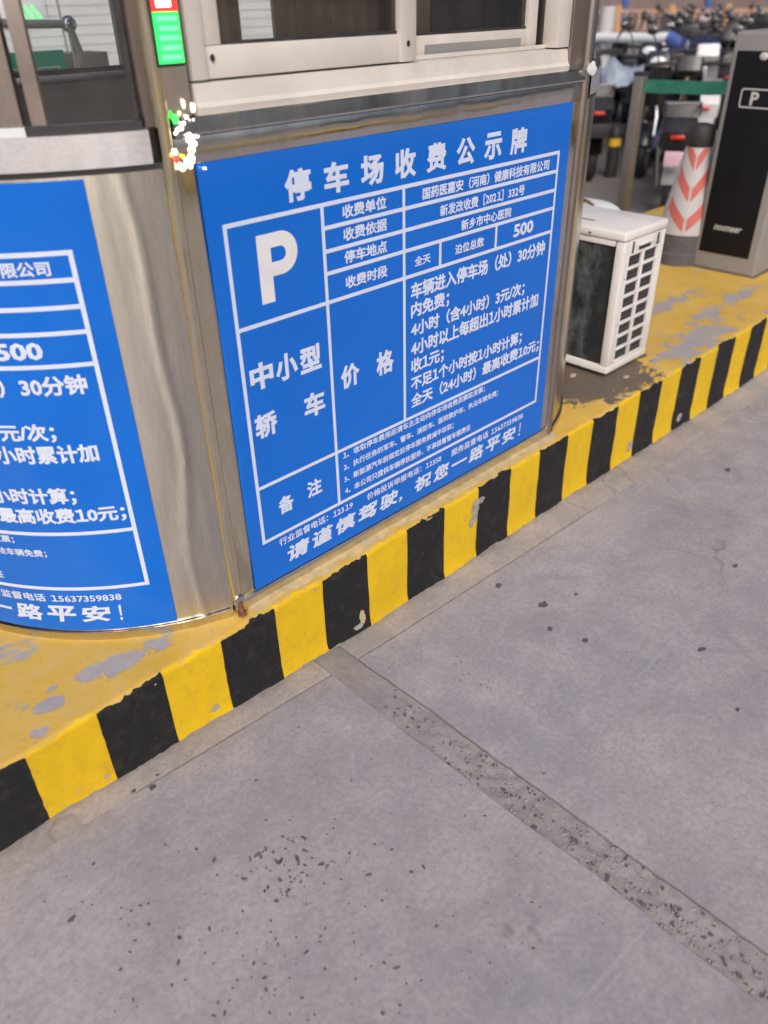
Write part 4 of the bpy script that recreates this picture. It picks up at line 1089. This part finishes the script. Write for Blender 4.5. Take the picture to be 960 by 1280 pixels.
def scooter(col, box_=None, plate='film_white', basket=False, guard='rubber', small=False):
    """front towards +x, origin on the ground between the wheels"""
    B = M['sc_'+col]
    t = thing('scooter', 'x', 'scooter')
    wheel('f', 0.62, 0.22, t); wheel('r', -0.60, 0.22, t)
    bm = BM(); prism(bm, [(-0.88, 0.62), (-0.80, 0.70), (-0.30, 0.66), (-0.06, 0.62), (-0.02, 0.30), (-0.10, 0.26), (-0.38, 0.30), (-0.45, 0.44), (-0.62, 0.52), (-0.84, 0.50)], -0.13, 0.13, 0.035, 3); new_mesh('rear_body', bm, B, t, True)
    bm = BM(); prism(bm, [(-0.10, 0.18), (0.36, 0.18), (0.42, 0.26), (0.36, 0.27), (-0.08, 0.27)], -0.14, 0.14, 0.02, 2); new_mesh('footboard', bm, M['dark'], t, True)
    bm = BM()
    def sh(u, v):
        z = 0.24+0.66*v; x = 0.40 - 0.02*v + 0.10*math.sin(v*1.4) + 0.11*(1-u*u)*(1-0.3*v); return (x, u*(0.17-0.05*v), z)
    sheet(bm, (lin(-1, 1, 12), lin(0, 1, 10)), sh); bmesh.ops.solidify(bm, geom=bm.faces[:], thickness=0.02); bmesh.ops.recalc_face_normals(bm, faces=bm.faces)
    new_mesh('front_shield', bm, B, t, True)
    bm = BM(); tube(bm, [(0.62, 0.055, 0.22), (0.55, 0.055, 0.50), (0.46, 0.0, 0.78), (0.42, 0, 0.96)], [0.018, 0.02, 0.024, 0.02], 8); tube(bm, [(0.62, -0.055, 0.22), (0.55, -0.055, 0.50), (0.47, 0.0, 0.76)], 0.018, 8); new_mesh('fork', bm, M['chrome'], t, True)
    bm = BM()
    def fd(u, v):
        a = R(20+140*u); r = 0.262-0.012*v*v; return (0.62+r*math.cos(a), v*0.055, 0.22+r*math.sin(a))
    sheet(bm, (lin(0, 1, 12), lin(-1, 1, 4)), fd); bmesh.ops.solidify(bm, geom=bm.faces[:], thickness=0.008)
    new_mesh('front_fender', bm, B, t, True)
    bm = BM(); prism(bm, [(-0.78, 0.705), (-0.74, 0.79), (-0.55, 0.785), (-0.35, 0.75), (-0.05, 0.74), (0.0, 0.70), (-0.04, 0.665), (-0.30, 0.667)], -0.135, 0.135, 0.03, 3); new_mesh('seat', bm, M['seat'], t, True)
    bm = BM(); prism(bm, [(0.34, 0.92), (0.40, 1.02), (0.50, 1.00), (0.56, 0.90), (0.50, 0.86), (0.38, 0.87)], -0.11, 0.11, 0.03, 3); hd = new_mesh('handlebar_cover', bm, B, t, True)
    bm = BM(); bmesh.ops.create_uvsphere(bm, u_segments=16, v_segments=10, radius=0.07)
    for v in bm.verts: v.co = Vector((0.525+v.co.x*0.45, v.co.y*1.1, 0.93+v.co.z*0.75))
    new_mesh('headlight', bm, M['lens'], t, True)
    bm = BM(); tube(bm, [(0.30, -0.34, 0.96), (0.37, -0.20, 0.97), (0.41, 0, 0.96), (0.37, 0.20, 0.97), (0.30, 0.34, 0.96)], 0.014, 8); new_mesh('handlebar', bm, M['rubber'], t, True)
    for s in (-1, 1):
        bm = BM(); tube(bm, [(0.34, 0.24*s, 0.98), (0.34, 0.27*s, 1.10), (0.32, 0.31*s, 1.17)], 0.006, 6)
        q = new_mesh('mirror_stem', bm, M['rubber'], t, True)
        bm = BM(); bmesh.ops.create_uvsphere(bm, u_segments=14, v_segments=8, radius=0.046)
        for v in bm.verts: v.co = Vector((0.32+v.co.x*0.25, 0.32*s+v.co.y, 1.20+v.co.z*0.7))
        new_mesh('mirror_head', bm, M['rubber'], q, True)
        bm = BM(); bmesh.ops.create_uvsphere(bm, u_segments=12, v_segments=6, radius=0.038)
        for v in bm.verts: v.co = Vector((0.306+v.co.x*0.08, 0.32*s+v.co.y, 1.20+v.co.z*0.7))
        new_mesh('mirror_glass', bm, M['mirror'], q, True)
    bm = BM(); tube(bm, [(-0.60, 0.085, 0.22), (-0.72, 0.115, 0.52)], 0.022, 8); tube(bm, [(-0.60, -0.085, 0.22), (-0.72, -0.115, 0.52)], 0.022, 8); new_mesh('rear_shock', bm, M['chrome'], t, True)
    bm = BM()
    def rg(u, v):
        a = R(60+110*u); r = 0.258-0.012*v*v; return (-0.60+r*math.cos(a), v*0.065, 0.22+r*math.sin(a))
    sheet(bm, (lin(0, 1, 12), lin(-1, 1, 4)), rg); bmesh.ops.solidify(bm, geom=bm.faces[:], thickness=0.008)
    new_mesh('rear_fender', bm, M[guard], t, True)
    bx('tail_light', M['red_lens'], t, -0.895, -0.86, -0.05, 0.05, 0.575, 0.602, 0.006)
    bx('number_plate', M[plate], t, -0.915, -0.907, -0.07 if small else -0.10, 0.07 if small else 0.10, 0.40, 0.50 if small else 0.51, 0.002)
    bm = BM(); tube(bm, [(-0.62, 0.11, 0.74), (-0.80, 0.12, 0.80), (-0.93, 0.10, 0.81), (-0.93, -0.10, 0.81), (-0.80, -0.12, 0.80), (-0.62, -0.11, 0.74)], 0.011, 8); new_mesh('rear_rack', bm, M['wheel_grey'], t, True)
    if box_:
        bx('rear_box', M[box_], t, -1.05, -0.68, -0.19, 0.19, 0.83, 1.14, 0.03, 3)
    if basket:
        bm = BM()
        for z in (0.62, 0.70, 0.78, 0.86):
            s_ = 0.10+0.04*(z-0.62)/0.24
            tube(bm, [(0.60-s_*0.6+0.07, -s_, z), (0.60+s_*0.9+0.07, -s_, z), (0.60+s_*0.9+0.07, s_, z), (0.60-s_*0.6+0.07, s_, z), (0.60-s_*0.6+0.07, -s_, z)], 0.004, 5)
        for k in range(10):
            a = 2*math.pi*k/10; tube(bm, [(0.68+0.075*math.cos(a), 0.10*math.sin(a), 0.62), (0.70+0.10*math.cos(a), 0.14*math.sin(a), 0.86)], 0.004, 5)
        new_mesh('basket', bm, M['rubber'], t, True)
    return t
def dup(o, parent=None):
    c = o.copy(); C.objects.link(c)
    if parent: c.parent = parent
    for ch in list(o.children): dup(ch, c)
    return c
protos = {'near': scooter('black', None, 'plate_pink', False, 'film_white', True), 'black': scooter('black', None, 'rubber'), 'white': scooter('white', None, 'film_white'), 'blue': scooter('blue', None, 'plate_yellow'),
          'grey': scooter('grey', 'sc_black', 'plate_yellow', True), 'red': scooter('red', None, 'film_white'), 'silver': scooter('silver', None, 'film_white', True)}
used = set()
GR = 'scooters parked in rows behind the booth'
spots = [  # colour, x, y, heading in degrees, label
 ('near', 6.58, 3.32, 27, 'black scooter nearest the chevron post showing its rear wheel and pink number plate'),
 ('black', 7.30, 4.66, 40, 'black scooter half hidden by the right edge of the booth'),
 ('white', 8.25, 3.98, 28, 'white scooter seen from behind between the belt and the gate cabinet'),
 ('black', 7.85, 4.22, 203, 'black scooter facing the camera between the steel post and the near scooter'),
 ('blue', 8.75, 4.62, 20, 'navy scooter with a yellow number plate just right of the steel post'),
 ('black', 8.6, 3.55, 20, 'black scooter turned away behind the upper half of the gate cabinet'),
 ('black', 9.2, 5.05, 200, 'black scooter facing the camera just right of the steel post'),
 ('black', 8.35, 5.38, 215, 'black scooter facing the camera just left of the steel post'),
]
random.seed(5)
ROW = ['second', 'third', 'fourth', 'fifth', 'sixth', 'seventh']
ORD = ['leftmost', 'second from the left', 'third from the left', 'fourth from the left', 'fifth from the left', 'sixth from the left']
CN = {'black': 'black', 'white': 'white', 'blue': 'navy', 'grey': 'grey boxed', 'red': 'dark red', 'silver': 'silver'}
seqs = [(9.9, ['black', 'silver', 'white']), (11.0, ['blue', 'black', 'grey', 'black']), (12.3, ['black', 'white', 'black']),
        (13.9, ['black', 'silver', 'black']), (15.8, ['black', 'red', 'black', 'grey']), (18.2, ['black', 'silver', 'black'])]
for r_, (x, cols) in enumerate(seqs):
    top = x*(0.615 if r_ < 2 else 0.548 if r_ == 2 else 0.53)
    for k, cname in enumerate(cols):
        spots.append((cname, x+random.uniform(-0.15, 0.15), top-k*0.56+random.uniform(-0.06, 0.06), random.choice((18, 28, 196, 205)), '%s scooter, %s in the %s row from the green belt' % (CN[cname], ORD[k], ROW[r_])))
for k in protos:
    if not any(sp[0] == k for sp in spots): raise ValueError(k)
for col, x, y, h, lab in spots:
    o = protos[col] if col not in used else dup(protos[col]); used.add(col)
    o.location = (x, y, -0.044); o.rotation_euler = (0, 0, R(h)); o['label'] = lab; o['category'] = 'scooter'; o['group'] = GR

# pale blue rain cover draped over two scooters
def cloth(name, pts, mat, label, cat, sag=0.10):
    """pts: grid rows of points, smoothed by a subdivision in code"""
    bm = BM(); ny = len(pts); nx = len(pts[0]); K = 6
    def ev(u, v):
        i = min(ny-2, int(v)); j = min(nx-2, int(u)); fu = u-j; fv = v-i
        fu = fu*fu*(3-2*fu)*0.6+fu*0.4
        a, b, c, d = (Vector(pts[i][j]), Vector(pts[i][j+1]), Vector(pts[i+1][j]), Vector(pts[i+1][j+1]))
        p = (a*(1-fu)+b*fu)*(1-fv)+(c*(1-fu)+d*fu)*fv
        p += Vector((0.02*n3(*(p), 9), 0.02*n3(p.y, p.x, p.z, 11), 0.035*n3(p.x, p.z, p.y, 8)))
        return p
    sheet(bm, (lin(0, nx-1, (nx-1)*K), lin(0, ny-1, (ny-1)*K)), lambda u, v: ev(u, v))
    bmesh.ops.solidify(bm, geom=bm.faces[:], thickness=0.004)
    return tag(new_mesh(name, bm, mat, None, True), label, cat)
def X(px, py, x):
    d = FW*982.2 + RT*(px-480) - UP*(py-640); t = x/d.x
    return (x, d.y*t, CAMZ+d.z*t)
cloth('rain_cover', [
    [X(745, 92, 8.9), X(762, 72, 8.9), X(768, 68, 8.9), X(778, 82, 8.9), X(792, 82, 8.9), X(806, 72, 8.9), X(817, 56, 8.9), X(824, 54, 8.9), X(829, 78, 8.9)],
    [X(742, 104, 8.5), X(757, 92, 8.5), X(770, 88, 8.5), X(782, 94, 8.5), X(792, 92, 8.5), X(806, 86, 8.5), X(816, 80, 8.5), X(824, 80, 8.5), X(831, 92, 8.5)],
    [X(748, 112, 8.35), X(760, 106, 8.3), X(772, 108, 8.3), X(784, 104, 8.3), X(794, 98, 8.3), X(806, 94, 8.3), X(816, 92, 8.3), X(826, 96, 8.3), X(834, 100, 8.3)]],
    M['cover_blue'], 'pale blue plastic rain cover draped over scooters behind the steel post', 'rain cover')
cloth('quilt_cover', [
    [X(842, 62, 9.8), X(858, 52, 9.8), X(876, 44, 9.8), X(896, 44, 9.8)],
    [X(840, 70, 9.4), X(858, 66, 9.4), X(878, 58, 9.4), X(900, 54, 9.4)],
    [X(846, 76, 9.2), X(862, 76, 9.2), X(884, 68, 9.2), X(904, 66, 9.2)]],
    M['navy_cloth'], 'navy quilted windproof apron over a scooter left of the cabinet top', 'scooter apron')
cloth('dark_canopy', [
    [X(846, 38, 12.5), X(866, 28, 12.5), X(886, 26, 12.5), X(900, 40, 12.5)],
    [X(842, 46, 12.2), X(866, 38, 12.2), X(888, 36, 12.2), X(904, 46, 12.2)]],
    M['seat'], 'dark scooter canopy beyond the navy quilted apron', 'canopy')
def lump(name, px, py, x, rx, ry, rz_, mat, label, cat):
    bm = BM(); bmesh.ops.create_uvsphere(bm, u_segments=20, v_segments=12, radius=1)
    c0 = Vector(X(px, py, x))
    for v in bm.verts:
        z = v.co.z if v.co.z > -0.35 else -0.35
        v.co = Vector((v.co.x*rx, v.co.y*ry, z*rz_)) + c0
    return tag(new_mesh(name, bm, mat, None, True), label, cat)
lump('helmet', 836, 178, 6.0, 0.12, 0.12, 0.12, M['sc_blue'], 'navy blue helmet resting on the black scooter beside the chevron post', 'helmet')
lump('helmet', 828, 62, 9.6, 0.13, 0.12, 0.13, M['ac_white'], 'cream helmet beside the peak of the pale blue rain cover', 'helmet')
p = X(867, 92, 8.6)
q = bx('white_carton', M['film_white'], None, -0.02, 0.02, -0.125, 0.125, -0.075, 0.075, 0.02, 3); q.location = p; q.rotation_euler = (0, R(-25), R(25))
tag(q, 'white rounded plate standing just above the green belt', 'plate')
p = X(832, 88, 9.0)
q = bx('cardboard_box', M['brown_box'], None, -0.2, 0.2, -0.16, 0.16, -0.2, 0.16, 0.01); q.location = p; q.rotation_euler = (0, 0, R(30))
tag(q, 'brown cardboard box on a scooter above the green belt', 'box')

# white pole with a blue joint, standing on a grey post
pl = thing('barrier_pole', 'white horizontal pole with a blue end held by a pale grey post', 'pole', (8.75, 5.6, -0.044))
loc = Vector(pl.location)
a = Vector(X(743, 47, 8.75)); b = Vector(X(836, 47, 8.75)); c = Vector(X(853, 52, 8.75))
bm = BM(); tube(bm, [a-loc, b-loc], 0.047, 12); new_mesh('boom', bm, M['white_pole'], pl, True)
bm = BM(); tube(bm, [b-loc, (b+c)/2-loc+Vector((0, 0, -0.01)), c-loc+Vector((0, 0, -0.03))], 0.062, 12); new_mesh('blue_sleeve', bm, M['blue_post'], pl, True)
pp = Vector(X(756, 50, 8.85))
bm = BM(); tube(bm, [(pp.x-loc.x, pp.y-loc.y, 0.0), (pp.x-loc.x, pp.y-loc.y, X(760, 8, 8.85)[2]+0.044)], 0.085, 14); new_mesh('post', bm, M['cab_light'], pl, True)

# pink fence
fx = 35.0
fn = thing('picket_fence', 'pinkish metal picket fence with orange posts at the far side of the parking', 'fence', (fx, 18.0, -0.044))
bx('top_rail', M['fence'], fn, -0.05, 0.05, -9, 9, 0.72, 0.84, 0.0)
bx('bottom_rail', M['fence'], fn, -0.03, 0.03, -9, 9, 0.06, 0.12, 0.0)
pk = None
for k in range(58):
    y = -9+0.08+k*0.31
    if pk is None: pk = bx('picket', M['fence'], fn, -0.04, 0.04, -0.05, 0.05, 0.121, 0.7195, 0.0); pk.location.y = y
    else:
        c_ = pk.copy(); c_.location.y = y; C.objects.link(c_); c_.parent = fn
for y in (-8.5, -6.2, -3.9, -1.6, 0.75, 3.2, 6.3, 8.9): bx('post', M['fence_post'], fn, -0.14, -0.051, y-0.09, y+0.09, 0, 1.0, 0.0)
fw = thing('far_wall', 'dull pink plastered wall beyond the picket fence', 'wall', (44, 21, -0.044))
bx('wall', M['facade'], fw, 0, 0.3, -16, 14, 0, 3.2); bx('plinth', M['inner'], fw, -0.04, -0.001, -16, 14, 0, 0.4)
for y in range(-15, 14, 3): bx('pilaster', M['facade'], fw, -0.08, -0.002, y, y+0.4, 0.401, 3.2)
for i, (px, lab) in enumerate(((782, 'left blue post beyond the picket fence'), (886, 'right blue post beyond the picket fence'))):
    q = Vector(X(px, 0, 40)); o = thing('blue_post', lab, 'post', (40, q.y, -0.044), 0, 'blue posts beyond the fence')
    bm = BM(); lathe(bm, [(0.17, 0), (0.17, 3.4)], 16); new_mesh('shaft', bm, M['blue_post'], o, True)
    bm = BM(); lathe(bm, [(0.22, 0.001), (0.22, 0.12)], 16); new_mesh('foot', bm, M['cab_grey'], o, True)
